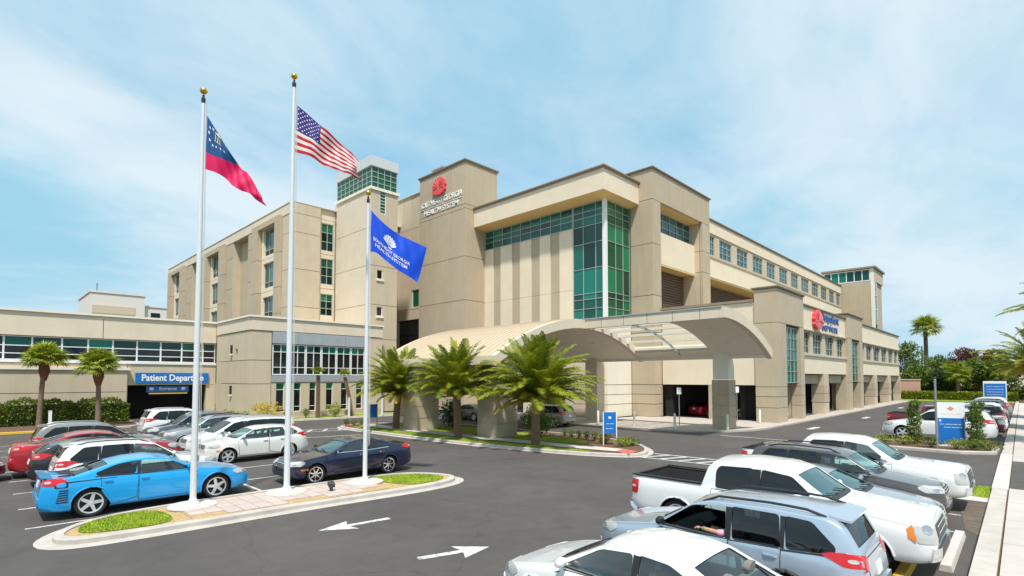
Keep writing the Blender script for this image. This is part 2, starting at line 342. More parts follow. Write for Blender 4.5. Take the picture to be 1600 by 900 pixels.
def window(parent, face, pos, a0, a1, z0, z1, cols, rows, glass, d=0.14, fw=0.06, mw=0.045, single=False, frame='white_metal', name='window', gl2=None):
    """cols / rows: int or list of split positions; frame mesh is the part, panes its sub-parts"""
    Cs = [a0 + (a1 - a0) * i / cols for i in range(cols + 1)] if isinstance(cols, int) else cols
    Rs = [z0 + (z1 - z0) * i / rows for i in range(rows + 1)] if isinstance(rows, int) else rows
    mb = MB()
    for c in Cs:
        w = fw if c in (Cs[0], Cs[-1]) else mw
        lo = c if c == Cs[0] else c - w / 2; hi = c if c == Cs[-1] else c + w / 2
        if c == Cs[0]: hi = c + w
        if c == Cs[-1]: lo = c - w
        fbox(mb, face, pos, lo, hi, z0, z1, d - 0.06, d + 0.05)
    for r in Rs:
        w = fw if r in (Rs[0], Rs[-1]) else mw
        lo = r if r == Rs[0] else r - w / 2; hi = r if r == Rs[-1] else r + w / 2
        if r == Rs[0]: hi = r + w
        if r == Rs[-1]: lo = r - w
        fbox(mb, face, pos, a0 + 0.001, a1 - 0.001, lo, hi, d - 0.055, d + 0.045)
    fr = mb.build(name, frame, parent)
    if single:
        g = MB(); fbox(g, face, pos, a0 + 0.01, a1 - 0.01, z0 + 0.01, z1 - 0.01, d + 0.005, d + 0.025); g.build('glazing', glass, fr)
    else:
        for i in range(len(Cs) - 1):
            for j in range(len(Rs) - 1):
                g = MB(); fbox(g, face, pos, Cs[i] + 0.012, Cs[i + 1] - 0.012, Rs[j] + 0.012, Rs[j + 1] - 0.012, d + 0.005 + random.uniform(0, 0.006), d + 0.025)
                for vx in range(len(g.v)): p_ = g.v[vx]; jt = random.uniform(-.007, .007); g.v[vx] = (p_[0] + (jt if face in 'UW' else 0), p_[1] + (jt if face in 'VB' else 0), p_[2])
                gm = gl2 if (gl2 and j == len(Rs) - 2) else glass
                g.build('pane', gm, fr)
    return fr
# ================================================================== GROUND
g = MB(); g.quad((-900, -900, -0.03), (1500, -900, -0.03), (1500, 1500, -0.03), (-900, 1500, -0.03)); struct('ground', g, 'soil')
g = MB(); g.quad((-60, 0.6, 0), (112, 0.6, 0), (112, 62, 0), (-60, 62, 0)); struct('asphalt_lot', g, 'asphalt')
def mark(name, pts, m='paint_white', z=0.005):
    b = MB(); b.add([(x, y, z) for x, y in pts], [tuple(range(len(pts)))]); o = b.build(name, m); o['kind'] = 'structure'; return o
def stripe(name, a, b, w=0.1, m='paint_white', z=0.005):
    a = Vector(a); b = Vector(b); d = (b - a).normalized(); n = Vector((-d.y, d.x)) * w / 2
    return mark(name, [a - n, b - n, b + n, a + n], m, z)
def arrow(tip, tail, name='lane_arrow'):
    t = Vector(tip); s = Vector(tail); d = (t - s).normalized(); n = Vector((-d.y, d.x)); Ln = (t - s).length
    hb = t - d * Ln * 0.46; neck = t - d * Ln * 0.40
    return mark(name, [t, hb + n * 0.42, neck + n * 0.09, s + n * 0.09, s - n * 0.09, neck - n * 0.09, hb - n * 0.42])
arrow((5.95, 12.35), (7.80, 12.1)); arrow((8.02, 8.50), (6.48, 9.0))
# stall lines of the left double row and the right row
for v in (17.62, 20.35, 23.15, 25.95, 28.75, 31.55, 34.35, 37.1, 39.8):
    stripe('stall_line', (1.0, v), (12.3, v) if v > 18 else (7.3, v))
stripe('stall_line', (6.72, 17.6), (6.72, 39.9))
for u in (5.4, 8.15, 11.05, 14.05, 16.6, 18.7, 21.7): stripe('stall_line', (u, 1.3), (u, 6.6))
stripe('lane_line', (33.9, 14.1), (33.9, 9.3), 0.16); stripe('lane_line', (10.9, 33.0), (17.9, 31.2), 0.14)
for (u, v) in ((43.6, 11.2), (58.5, 10.6), (81, 11.0)): mark('lane_dash', [(u - 1.2, v - .22), (u + 1.2, v - .22), (u + 1.2, v + .22), (u - 1.2, v + .22)])
# zebra between canopy island and right row, and the one beyond the parked cars
def zebra(p0, p1, width, nbar):
    p0 = Vector(p0); p1 = Vector(p1); d = (p1 - p0).normalized(); n = Vector((-d.y, d.x)); L = (p1 - p0).length
    stripe('crosswalk_edge', p0 + n * width / 2, p1 + n * width / 2, 0.16); stripe('crosswalk_edge', p0 - n * width / 2, p1 - n * width / 2, 0.16)
    for i in range(nbar):
        c = p0 + d * (L * (i + 0.5) / nbar)
        a = c - n * (width / 2 - 0.1) - d * 0.35; b = c + n * (width / 2 - 0.1) + d * 0.35
        stripe('crosswalk_bar', a, b, 0.2)
zebra((22.7, 13.0), (23.1, 7.0), 1.5, 7); zebra((13.9, 36.4), (19.3, 35.6), 1.5, 5)
for i in range(7): stripe('crosswalk_bar', (24.0 + i * 1.15, -0.25), (24.25 + i * 1.15, -2.6), 0.42, z=0.16 + 0.0)
# oil spots / patches
mat('stain', (0.035, 0.032, 0.030), 0.8)

def ring_offset(poly, d):
    n = len(poly); out = []
    for i in range(n):
        p, a, b = Vector(poly[i]), Vector(poly[i - 1]), Vector(poly[(i + 1) % n])
        e1 = (p - a).normalized(); e2 = (b - p).normalized(); n1 = Vector((-e1.y, e1.x)); n2 = Vector((-e2.y, e2.x)); m = (n1 + n2)
        m = m.normalized() / max(0.5, m.normalized().dot(n1)); out.append(tuple(p + m * d))
    return out
def smooth_poly(pts, it=3):
    for _ in range(it):
        q = []
        for i in range(len(pts)):
            a, b = Vector(pts[i]), Vector(pts[(i + 1) % len(pts)]); q += [tuple(a * .75 + b * .25), tuple(a * .25 + b * .75)]
        pts = q
    return pts
def island(name, poly, kerb=0.16, h=0.14, fill='mulch', gutter=0.0, kmat='kerb_concrete'):
    """kerbed island, outline counter-clockwise; the kerb, its gutter apron and its filling"""
    inn = ring_offset(poly, kerb); n = len(poly); r = 0.03
    b = MB(); mid = ring_offset(poly, r)
    rings = [[(x, y, -0.02) for x, y in poly], [(x, y, h - r) for x, y in poly], [(x, y, h) for x, y in mid], [(x, y, h) for x, y in inn], [(x, y, h - 0.06) for x, y in inn]]
    vs = [p for rr in rings for p in rr]
    b.add(vs, [(k * n + i, k * n + (i + 1) % n, (k + 1) * n + (i + 1) % n, (k + 1) * n + i) for k in range(4) for i in range(n)])
    o = struct(name + '_kerb', b, kmat)
    if gutter:
        out = ring_offset(poly, -gutter); b = MB()
        b.add([(x, y, 0.006) for x, y in out] + [(x, y, 0.012) for x, y in poly], [(i, (i + 1) % n, n + (i + 1) % n, n + i) for i in range(n)]); struct(name + '_gutter', b, kmat)
    b = MB(); b.add([(x, y, h - 0.03) for x, y in inn], [tuple(range(n))]); struct(name + '_bed', b, fill)
    return inn
def inside(p, poly):
    x, y = p; c = False; n = len(poly)
    for i in range(n):
        (x0, y0), (x1, y1) = poly[i], poly[i - 1]
        if (y0 > y) != (y1 > y) and x < (x1 - x0) * (y - y0) / (y1 - y0) + x0: c = not c
    return c
def lawn(name, poly, z, label, blades=3500, hh=0.045):
    n = len(poly); b = MB(); b.add([(x, y, z) for x, y in poly], [tuple(range(n))]); struct(name + '_ground', b, 'lawn')
    xs = [p[0] for p in poly]; ys = [p[1] for p in poly]; b = MB(); k = 0
    while k < blades:
        x, y = random.uniform(min(xs), max(xs)), random.uniform(min(ys), max(ys))
        if not inside((x, y), poly): continue
        k += 1; t = random.uniform(0, 6.28); w = random.uniform(.008, .018); l = random.uniform(-.03, .03); m_ = random.uniform(-.03, .03); hq = hh * random.uniform(.5, 1.2)
        b.add([(x - w * math.cos(t), y - w * math.sin(t), z - .005), (x + w * math.cos(t), y + w * math.sin(t), z - .005), (x + l, y + m_, z + hq)], [(0, 1, 2)])
    o = b.build('grass', 'grass_blade'); tag(o, label, 'grass', kind='stuff')
# flagpole island
FI = smooth_poly([(1.45, 15.2), (2.6, 14.95), (7.0, 14.75), (10.6, 14.35), (12.1, 14.55), (12.6, 15.3), (11.9, 16.75), (10.5, 17.25), (7.0, 17.45), (3.2, 17.5), (1.9, 16.9), (1.3, 16.0)], 2)
inn = island('flag_island', FI, 0.2, 0.14, 'mulch_tan', 0.32)
ZI = 0.125
lawn('flag_lawn', smooth_poly([(1.75, 15.7), (2.4, 15.4), (3.5, 15.25), (3.75, 15.9), (3.55, 17.05), (2.6, 17.15), (1.95, 16.6)], 2), ZI, 'short green lawn at the near left end of the flagpole island', 5000)
lawn('flag_lawn', smooth_poly([(10.25, 15.1), (10.6, 14.75), (11.6, 14.8), (12.2, 15.3), (11.7, 16.4), (10.4, 17.0), (9.9, 16.9), (9.9, 16.2)], 2), ZI, 'bright green lawn at the far tip of the flagpole island', 5000)
# pavers on the island, one slab each
pv = bpy.data.objects.new('island_paving', None); b = MB(); b.add([(4.0, 15.15, ZI - .004), (9.6, 14.9, ZI - .004), (9.6, 17.1, ZI - .004), (4.0, 17.2, ZI - .004)], [(0, 1, 2, 3)]); base = struct('island_paving', b, 'mulch_tan')
for i in range(14):
    for j in range(5):
        x0 = 4.05 + i * 0.395; y0 = 15.2 + j * 0.385 - i * 0.014
        if any(abs(x0 + .19 - px) < .62 and abs(y0 + .19 - 16.55) > .55 and not (j in (1, 2, 3)) for px in (4.4, 6.95, 9.5)): continue
        m = MB(); m.box(x0, x0 + .38, y0, y0 + .37, ZI - .01, ZI + .02 + random.uniform(-.002, .002)); m.build('paver', 'paver', base)
# canopy island
CI = smooth_poly([(19.0, 36.6), (18.95, 33), (19.0, 27), (19.4, 21), (20.3, 16.3), (21.2, 13.8), (22.3, 12.9), (24.2, 13.7), (26.0, 15.6), (26.9, 19), (27.1, 27), (26.6, 33), (23.4, 37), (20.4, 37.9)], 2)
island('canopy_island', CI, 0.2, 0.14, 'mulch', 0.25)
lawn('verge', smooth_poly([(19.35, 35.5), (19.3, 30), (19.45, 25), (19.9, 20), (20.6, 16.6), (21.3, 15.0), (21.4, 16.2), (20.9, 20), (20.6, 25), (20.5, 30), (20.5, 35.5)], 1), ZI, 'narrow mown grass verge along the kerb below the date palms', 9000)
b = MB()
sw = [(20.55, 36.2), (20.62, 30), (20.75, 25), (21.15, 20), (21.55, 16.6), (22.0, 14.2), (23.0, 14.4), (22.75, 16.8), (22.4, 20), (22.05, 25), (21.9, 30), (21.85, 36.2)]
b.add([(x, y, ZI + .015) for x, y in sw], [tuple(range(len(sw)))]); struct('footpath', b, 'concrete_pale')
b = MB(); b.add([(x, y, ZI + .02) for x, y in ((21.6, 13.35), (22.75, 13.55), (22.95, 14.5), (21.9, 14.35))], [(0, 1, 2, 3)]); struct('kerb_ramp', b, 'ramp_red')
b = MB(); b.add([(x, y, ZI + .02) for x, y in ((19.4, 36.0), (20.4, 36.2), (20.4, 37.4), (19.6, 37.2))], [(0, 1, 2, 3)]); struct('kerb_ramp', b, 'ramp_red')
lawn('inner_lawn', smooth_poly([(22.05, 34.5), (22.1, 30), (22.3, 25), (22.65, 20), (23.0, 17.2), (24.6, 17.6), (25.2, 21), (25.6, 27), (25.2, 33), (23.4, 35.5)], 1), ZI, 'sunlit grass between the footpath and the covered drive', 9000)
# entrance plaza
PZ = [(33.4, 34.0), (33.0, 27), (33.0, 22.5), (33.3, 19.5), (34.2, 16.8), (36.0, 14.6), (38.2, 13.6), (40.5, 13.3), (44.9, 13.3), (44.9, 26), (39.6, 26.6), (39.6, 42), (33.4, 42)]
b = MB(); b.prism(PZ, -0.02, 0.12); struct('entrance_plaza', b, 'concrete')
b = MB(); b.prism([(44.0, 13.25), (105.5, 12.9), (105.5, 14.9), (45.9, 14.9), (45.9, 24.2), (45.0, 24.2), (45.0, 13.9)], -0.02, 0.115); struct('wing_apron', b, 'concrete')
b = MB(); b.box(45.91, 105.4, 14.91, 24.2, -0.02, 0.11); struct('garage_floor', b, 'asphalt')  # dark asphalt in place of concrete, garage shade put into the floor
b = MB(); b.box(104.8, 112, 0.9, 30, -0.02, 0.13); struct('far_verge', b, 'lawn')
# beds in front of the left buildings
B1 = smooth_poly([(13.2, 46.4), (16, 45.6), (30.5, 44.7), (31.8, 45.6), (31.5, 48.2), (16.7, 48.25), (16.0, 49.5), (16.5, 56.9), (15.0, 56.9), (13.2, 50)], 1)
island('building_bed', B1, 0.18, 0.14, 'lawn', 0.25)
B2 = smooth_poly([(-30, 49.0), (6.5, 47.6), (9.0, 48.2), (9.4, 50.5), (9.4, 57.2), (-30, 57.2)], 1)
island('hedge_bed', B2, 0.2, 0.15, 'mulch', 0.0)
b = MB(); b.quad((-30, 48.78, 0.15), (6.4, 47.38, 0.15), (6.4, 47.78, 0.152), (-30, 49.18, 0.152)); b.quad((-30, 48.77, 0.02), (6.4, 47.37, 0.02), (6.4, 47.375, 0.15), (-30, 48.775, 0.15)); struct('kerb_paint', b, 'paint_yellow')
# right-hand pavement: slabs with open joints on a bed
b = MB(); b.box(-10, 112, -9, 0.66, -0.02, 0.10); base = struct('pavement', b, 'mulch')
for i in range(-4, 40):
    for j in range(3):
        u0 = i * 2.6; y1 = 0.40 - j * 2.0
        if 22.9 < u0 + 1.3 < 32.5 and j < 2: continue
        m = MB(); m.box(u0 + .012, u0 + 2.588, y1 - 1.985, y1, 0.02, 0.15 + random.uniform(-.002, .002)); m.build('paving_slab', 'slab', base)
b = MB(); b.box(23.4, 33.8, -3.6, 0.40, 0.02, 0.14); struct('ramp_asphalt', b, 'asphalt')
b = MB(); b.box(-10, 112, 0.44, 0.80, -0.02, 0.155); struct('kerb', b, 'kerb_concrete')
b = MB(); b.box(23.2, 33.9, 0.42, 0.82, 0.0, 0.157); struct('ramp_edge', b, 'concrete_pale')
lawn('kerb_grass', [(21.9, 0.75), (24.2, 0.75), (23.9, 1.75), (22.0, 1.75)], 0.02, 'small wedge of grass by the kerb ahead of the white pickup', 1200)
b = MB(); b.box(21.2, 22.9, 0.72, 1.9, -0.01, 0.012); struct('kerb_apron', b, 'concrete_pale')
mat('soil_dry', (0.13, 0.10, 0.075), 0.95, var=0.3, vscale=3)
b = MB(); b.quad((16.4, 0.7, .006), (20.9, 0.7, .006), (20.9, 1.5, .006), (17.0, 1.1, .006)); struct('bare_patch', b, 'soil_dry')
b = MB(); b.lathe([(.36, 0), (.36, .012), (.30, .014), (.29, .010), (.02, .012)], (15.75, -.72, .148), 24); tag(b.build('manhole_cover', 'palm_bark'), 'round brown manhole cover in the right hand pavement', 'manhole cover')
# wheel stops
def wheel_stop(u0, u1, v, m, label):
    b = MB(); prof = [(-.11, 0), (.11, 0), (.08, .12), (-.08, .12)]
    b.extr(prof, lambda a, z, h: (h, v + a, z), u0, u1); tag(b.build('wheel_stop', m), label, 'wheel stop', 'wheel stops in the right parking row')
wheel_stop(13.1, 16.3, 1.16, 'concrete_pale', 'pale concrete wheel stop by the kerb ahead of the hidden silver sedan')
wheel_stop(11.8, 13.6, 1.72, 'paint_yellow', 'yellow wheel stop below the nose of the nearer white pickup')
wheel_stop(18.2, 20.6, 1.72, 'paint_yellow', 'yellow wheel stop below the nose of the farther white pickup')

# ================================================================== BUILDINGS
def core(parent, boxes, m='shade_grey', name='wall'):
    b = MB()
    for q in boxes: b.box(*q)
    return b.build(name, m, parent)
def coping(parent, x0, x1, y0, y1, z, m='coping', h=0.17, o=0.09):
    b = MB(); b.box(x0 - o, x1 + o, y0 - o, y1 + o, z, z + h); b.box(x0 - o - .07, x1 + o + .07, y0 - o - .07, y1 + o + .07, z + h * .55, z + h + .001); return b.build('coping', m, parent)
# ---------- outpatient wing (low, right)
T = thing('outpatient_wing', 'low two storey cream and tan wing with open garage bays on the right', 'building', (45.4, 14.3, 0))
VW = 14.3
W = core(T, [(45.8, 105.0, 14.75, 24.2, 4.1, 10.35)], 'stucco_tan')
core(T, [(45.9, 105.0, 23.6, 24.3, 0.1, 4.1), (104.2, 105.2, 15.2, 24, 0.1, 4.1)], 'shade_grey', 'back_wall')
core(T, [(45.9, 105.0, 14.8, 24.0, 3.6, 4.09)], 'shade_grey', 'garage_ceiling')
# corner pilaster
hole = [(47.4, 51.2, 3.25, 8.12), (47.4, 51.2, 0, 3.25)]
for q in ((45.2, 47.4), (51.2, 52.4)): panels(W, 'V', 14.05, list(q), [0.1, 1.3, 2.2, 3.0, 8.25], 'stucco_tan', (), 0.8, gap=.02)
panel(W, 'V', 14.05, 45.2, 52.4, 8.25, 11.05, 'stucco_tan', (), 0.8)
panels(W, 'U', 45.2, [14.08, 15.85], [0.1, 1.3, 2.2, 3.0, 8.25, 11.05], 'stucco_tan', (), 0.8)
core(T, [(45.26, 46.5, 14.1, 15.8, 0.1, 11.0), (51.3, 52.34, 14.1, 15.8, 0.1, 11), (45.3, 52.3, 14.9, 15.8, 3.3, 11)], 'stucco_tan', 'pilaster')
core(T, [(46.5, 51.3, 17.2, 17.6, 0.1, 3.6)], 'shade_grey', 'recess_wall')  # wall blackened: shade of the opening painted on
coping(T, 45.2, 52.4, 14.05, 15.9, 11.06)
window(T, 'V', 14.05, 47.4, 51.2, 3.3, 8.1, 4, 5, 'glass_teal', d=0.3, frame='mullion')
# second pilaster
for q in ((69.1, 71.0), (75.1, 76.8)): panels(W, 'V', 14.05, list(q), [0.1, 3.2, 8.25], 'stucco_tan', (), 0.8)
panel(W, 'V', 14.05, 69.1, 76.8, 8.25, 10.95, 'stucco_tan', (), 0.8)
core(T, [(69.2, 70.9, 14.1, 15.7, 0.1, 10.9), (75.2, 76.7, 14.1, 15.7, 0.1, 10.9), (69.2, 76.7, 14.9, 15.7, 3.3, 10.9)], 'stucco_tan', 'pilaster')
panels(W, 'U', 69.1, [14.05, 15.8], [0.1, 3.2, 8.25, 10.95], 'stucco_tan', (), 0.3)
coping(T, 69.1, 76.8, 14.05, 15.8, 10.96)
window(T, 'V', 14.05, 71, 75.1, 3.3, 8.05, 3, 5, 'glass_green', d=0.3, frame='mullion')
w1 = [(52.75, 55.6), (56.6, 59.9), (61.1, 64.4), (65.6, 68.6)]
w2 = [(77.3, 79.6), (80.7, 84.2), (85.4, 89.8), (91.0, 95.1), (96.4, 100.3), (101.5, 104.6)]
for wins, a0, a1 in ((w1, 52.4, 69.1), (w2, 76.8, 105.2)):
    panel(W, 'V', VW, a0, a1, 8.3, 10.4, 'stucco_cream'); panel(W, 'V', VW + .1, a0, a1, 5.85, 8.3, 'stucco_mid', [(x0, x1, 6.05, 8.1) for x0, x1 in wins], 0.4)
    panel(W, 'V', VW, a0, a1, 4.1, 5.85, 'stucco_cream')
    for x0, x1 in wins: window(T, 'V', VW + .1, x0, x1, 6.05, 8.1, 3, 3, 'glass_dark', d=0.2, single=False if x0 < 70 else True, fw=.08, mw=.06, frame='mullion')
    b = MB(); b.box(a0, a1, 14.16, 14.3, 5.82, 5.95); b.box(a0, a1, 14.2, 14.34, 8.18, 8.3); b.build('sill_band', 'stucco_mid', T)
coping(T, 52.5, 69, 14.3, 15.2, 10.38, h=.2); coping(T, 76.9, 105.2, 14.3, 15.2, 10.38, h=.2)
for a0, a1 in ((52.5, 59.5), (61.3, 69.0), (76.9, 84.3), (86.5, 94.8), (96.9, 105.0)):
    panel(W, 'V', 14.75, a0 + .05, a1 - .05, 3.15, 4.05, 'stucco_tan', (), 0.3, name='lintel')
for a0, a1 in ((59.5, 61.3), (84.3, 86.5), (94.8, 96.9), (105.0, 105.6)):
    p = MB(); p.box(a0, a1, 14.25, 15.35, 0.1, 4.1); pr = p.build('pier', 'stucco_mid', T)
    for z in (1.3, 2.2): 
        j = MB(); j.box(a0 - .03, a1 + .03, 14.21, 15.39, z, z + .9 - .06); j.build('pier_block', 'stucco_tan', pr)
for a0, a1 in ((52.35, 52.8), (76.6, 77.0), (68.7, 69.1)): 
    p = MB(); p.box(a0, a1, 14.2, 15.3, 0.1, 3.6); p.build('pier', 'stucco_tan', T)
# front (entrance side) of the wing
panel(W, 'U', 45.35, 15.85, 24.3, 3.1, 10.1, 'stucco_cream', (), 0.4)
b = MB(); b.box(45.2, 45.9, 15.9, 24.3, 10.1, 10.32); b.build('coping', 'coping', T)
b = MB(); b.box(45.36, 45.9, 19.35, 19.9, 0.1, 3.1); b.build('pier', 'stucco_tan', T)
b = MB(); b.box(45.9, 46.4, 15.9, 24, 8.0, 8.2); b.build('roof_edge', 'stucco_white', T)
# ---------- upper long block
T = thing('upper_ward_block', 'long cream upper block with a row of square windows and recessed brown louvres', 'building', (56.6, 24.6, 0))
W = core(T, [(56.7, 116.5, 25.0, 44, 15.0, 21.4), (56.7, 116.5, 26.9, 44, 0.1, 15.0)], 'stucco_mid')
lw = [(56.95, 58.6), (59.9, 63.5), (65.1, 68.7), (70.4, 74.1), (75.6, 79.1), (80.8, 84.5), (86.2, 89.8), (91.3, 95.5), (97.1, 101.2), (102.7, 106.6), (108.2, 111.8), (113.2, 116.2)]
for k in range(12):
    a0, a1 = lw[k][0] - .7, (lw[k + 1][0] - .7 if k < 11 else 116.6)
    panel(W, 'V', 24.7, a0, a1, 17.3, 20.0, 'stucco_mid', [(lw[k][0], lw[k][1], 17.6, 19.8)], 0.35)
for k in range(4):
    a0 = 56.6 + k * 15; panel(W, 'V', 24.6, a0, a0 + 15, 20.0, 21.4, 'stucco_cream'); panel(W, 'V', 24.6, a0, a0 + 15, 15.0, 17.3, 'stucco_cream')
for x0, x1 in lw: window(T, 'V', 24.7, x0, x1, 17.6, 19.8, 3, 3, 'glass_sky', d=0.16, single=x0 > 80, fw=.08, mw=.06, frame='mullion')
b = MB(); b.box(56.6, 116.6, 24.5, 24.75, 17.22, 17.36); b.build('sill_band', 'stucco_tan', T)
coping(T, 56.7, 116.6, 24.6, 26, 21.41, h=.2)
mat('soffit_bounce', (0.72, 0.52, 0.22), 0.8)  # yellow of bounced light painted into the soffits
b = MB(); b.box(56.7, 116.4, 24.65, 26.8, 14.86, 14.985); b.build('soffit', 'soffit_bounce', T)
for k in range(16):
    b = MB(); b.box(56.8, 116, 26.6, 26.85, 10.3 + k * .28, 10.5 + k * .28); b.build('louvre', 'louver', T)
b = MB(); b.box(57, 116, 25.0, 44, 10.1, 10.25); b.build('terrace_roof', 'shade_grey', T)
# ---------- corner pavilion
T = thing('corner_pavilion', 'tall tan corner pavilion with a deep window recess right of the atrium', 'building', (44.0, 24.4, 0))
W = core(T, [(44.3, 45.4, 24.7, 26.9, 0.1, 23.4), (54.8, 56.4, 24.7, 32, 0.1, 23.4), (45.3, 54.9, 26.9, 34, 0.1, 23.4), (44.3, 45.4, 26.9, 34, 0.1, 23.4), (44.3, 56.4, 24.7, 34, 20.62, 23.4)], 'stucco_tan')
zs = [0.12, 1.3, 2.2, 3.1, 8.0, 11.5, 16.4, 20.6, 23.5]
panels(W, 'V', 24.4, [44.0, 45.55], zs[:-1], 'stucco_tan', (), .3); panels(W, 'U', 44.0, [24.42, 26.8], zs, 'stucco_tan', (), .3)
panels(W, 'V', 24.4, [54.65, 56.6], [10.0, 11.5, 15.2, 17.5, 20.6], 'stucco_tan', (), .3)
panel(W, 'V', 24.4, 44.0, 56.6, 20.6, 23.5, 'stucco_tan', (), .3)
coping(T, 44.0, 56.6, 24.4, 33, 23.5)
b = MB(); b.box(45.4, 54.8, 24.7, 26.9, 20.5, 20.61); b.build('soffit', 'soffit_bounce', T)
panels(W, 'U', 54.64, [24.72, 26.8], [10.0, 15.2, 17.5, 20.5], 'stucco_mid', (), .14)
panel(W, 'V', 25.3, 45.42, 54.7, 15.0, 18.2, 'stucco_cream', (), 1.0)
window(T, 'V', 25.75, 45.42, 54.62, 18.25, 20.48, 6, 3, 'glass_sky', d=0.1, fw=.08, mw=.06, frame='mullion')
b = MB(); b.box(45.42, 54.6, 25.3, 26.85, 14.86, 14.98); b.build('soffit', 'soffit_bounce', T)
for k in range(17):
    b = MB(); b.box(45.42, 54.6, 26.6, 26.82, 10.2 + k * .28, 10.42 + k * .28); b.build('louvre', 'louver', T)
# ---------- atrium
T = thing('atrium_block', 'glazed atrium block with striped cream wall below a thick overhanging cream roof', 'building', (39.7, 26.8, 0))
W = core(T, [(40.15, 44.2, 27.3, 44, 0.1, 20.2), (41.5, 60, 34, 58, 0.1, 20.0)], 'stucco_mid')
sv = [30.5, 32.16, 33.3, 34.73, 35.87, 37.5, 38.63, 40.38, 41.48, 42.94]
for k in range(9):
    panels(W, 'U', 39.7 if k % 2 == 0 else 39.78, [sv[k], sv[k + 1]], [5.5, 12.1, 18.0], 'stucco_cream' if k % 2 == 0 else 'stucco_tan', (), .3, gap=.012)
rows = [9.2, 10.17, 11.05, 11.59, 13.94, 16.33, 18.0, 18.8, 19.35, 20.1]
window(T, 'U', 39.7, 27.05, 30.5, 9.2, 20.1, [27.05, 27.9, 29.3, 30.5], rows, 'glass_teal', d=.1, mw=.05, fw=.07, frame='mullion', name='curtain_wall', gl2='glass_teal')
window(T, 'U', 39.7, 30.52, 42.9, 18.02, 20.1, [30.52, 31.99, 33.31, 34.62, 35.95, 37.41, 38.78, 40.13, 41.5, 42.9], [18.02, 18.8, 19.35, 20.1], 'glass_teal', d=.1, mw=.05, fw=.07, frame='mullion', name='curtain_wall')
window(T, 'V', 26.8, 39.98, 43.95, 9.2, 20.1, [39.98, 41.5, 42.75, 43.95], rows, 'glass_green', d=.1, mw=.05, fw=.07, frame='mullion', name='curtain_wall')
b = MB(); b.box(39.66, 40.02, 26.76, 27.08, 8.6, 20.2); b.build('corner_mullion', 'white_metal', T)
panels(W, 'V', 26.8, [39.85, 43.98], [0.12, 1.3, 2.2, 3.1, 6.5, 9.15], 'stucco_white', (), .3); panels(W, 'U', 39.7, [26.95, 30.5], [0.12, 1.3, 2.2, 3.1, 6.5, 9.15], 'stucco_pale', (), .3)
panels(W, 'U', 39.7, [30.5, 36, 42.9], [0.12, 5.5], 'stucco_pale', [(31.5, 35.2, 0.1, 3.2), (37, 41.8, .1, 3.2)], .3)
for a0, a1 in ((31.5, 35.2), (37, 41.8)): window(T, 'U', 39.7, a0, a1, .12, 3.2, 3, [.12, 2.3, 3.2], 'glass_blk', d=.15, frame='steel', name='entrance_doors')
b = MB(); b.lathe([(0.5, 0.12), (0.5, 0.5), (0.42, .52)], (39.95, 27.05, 0), 24); b.build('rounded_plinth', 'stucco_white', T, True)
# fascia slab, sloping soffit edge
b = MB()
FO, FV = 38.1, 25.85
b.add([(FO, FV, 20.35), (44.0, FV, 20.35), (44.0, 42.93, 20.35), (FO, 42.93, 20.35), (FO, FV, 22.25), (44.0, FV, 22.25), (44.0, 42.93, 22.25), (FO, 42.93, 22.25)], [(4, 5, 6, 7), (0, 1, 5, 4), (3, 0, 4, 7), (2, 3, 7, 6), (1, 2, 6, 5)])
b.build('fascia', 'stucco_cream', T)
b = MB(); b.add([(FO, FV, 20.35), (44.0, FV, 20.35), (44.0, 42.93, 20.35), (FO, 42.93, 20.35), (39.6, 26.7, 20.12), (44.0, 26.7, 20.12), (44, 42.93, 20.12), (39.6, 42.93, 20.12)], [(0, 4, 5, 1), (3, 7, 4, 0), (4, 7, 6, 5)]); b.build('soffit', 'soffit_bounce', T)
b = MB(); b.box(FO - .12, 44.0, FV - .12, 42.9, 22.25, 22.38); b.box(FO - .2, 44.0, FV - .2, 42.9, 22.38, 22.5); b.build('coping', 'coping', T)
b = MB(); b.box(41.4, 58, 30, 46, 22.3, 23.2); b.box(48, 54, 38, 44, 23.2, 24.6); b.build('roof_plant', 'stucco_mid', T)
# ---------- sign tower
T = thing('sign_tower', 'tall blank tan tower carrying the red shell emblem and lettering', 'tower', (36.8, 42.95, 0))
W = core(T, [(37.1, 41.4, 43.25, 51.0, 0.1, 27.3)], 'stucco_tan')
zs = [0.12, 3.2, 7.8, 12.2, 17.0, 22.28, 22.75, 27.45]
panels(W, 'U', 36.8, [42.97, 45.3, 51.3], zs, 'stucco_tan', (), .25); panels(W, 'V', 42.95, [36.82, 41.68], zs, 'stucco_tan', (), .25)
panels(W, 'W', 41.7, [42.97, 51.3], zs[4:], 'stucco_tan', (), .25); panels(W, 'B', 51.3, [36.82, 41.68], zs, 'stucco_tan', (), .25)
coping(T, 36.8, 41.7, 42.95, 51.3, 27.45, h=.25, o=.1)
b = MB(); b.box(38.6, 40.4, 49.2, 51.0, 27.4, 29.0); b.box(38.4, 40.6, 49.0, 51.2, 29.0, 29.2); b.build('roof_vent', 'grey_panel', T)
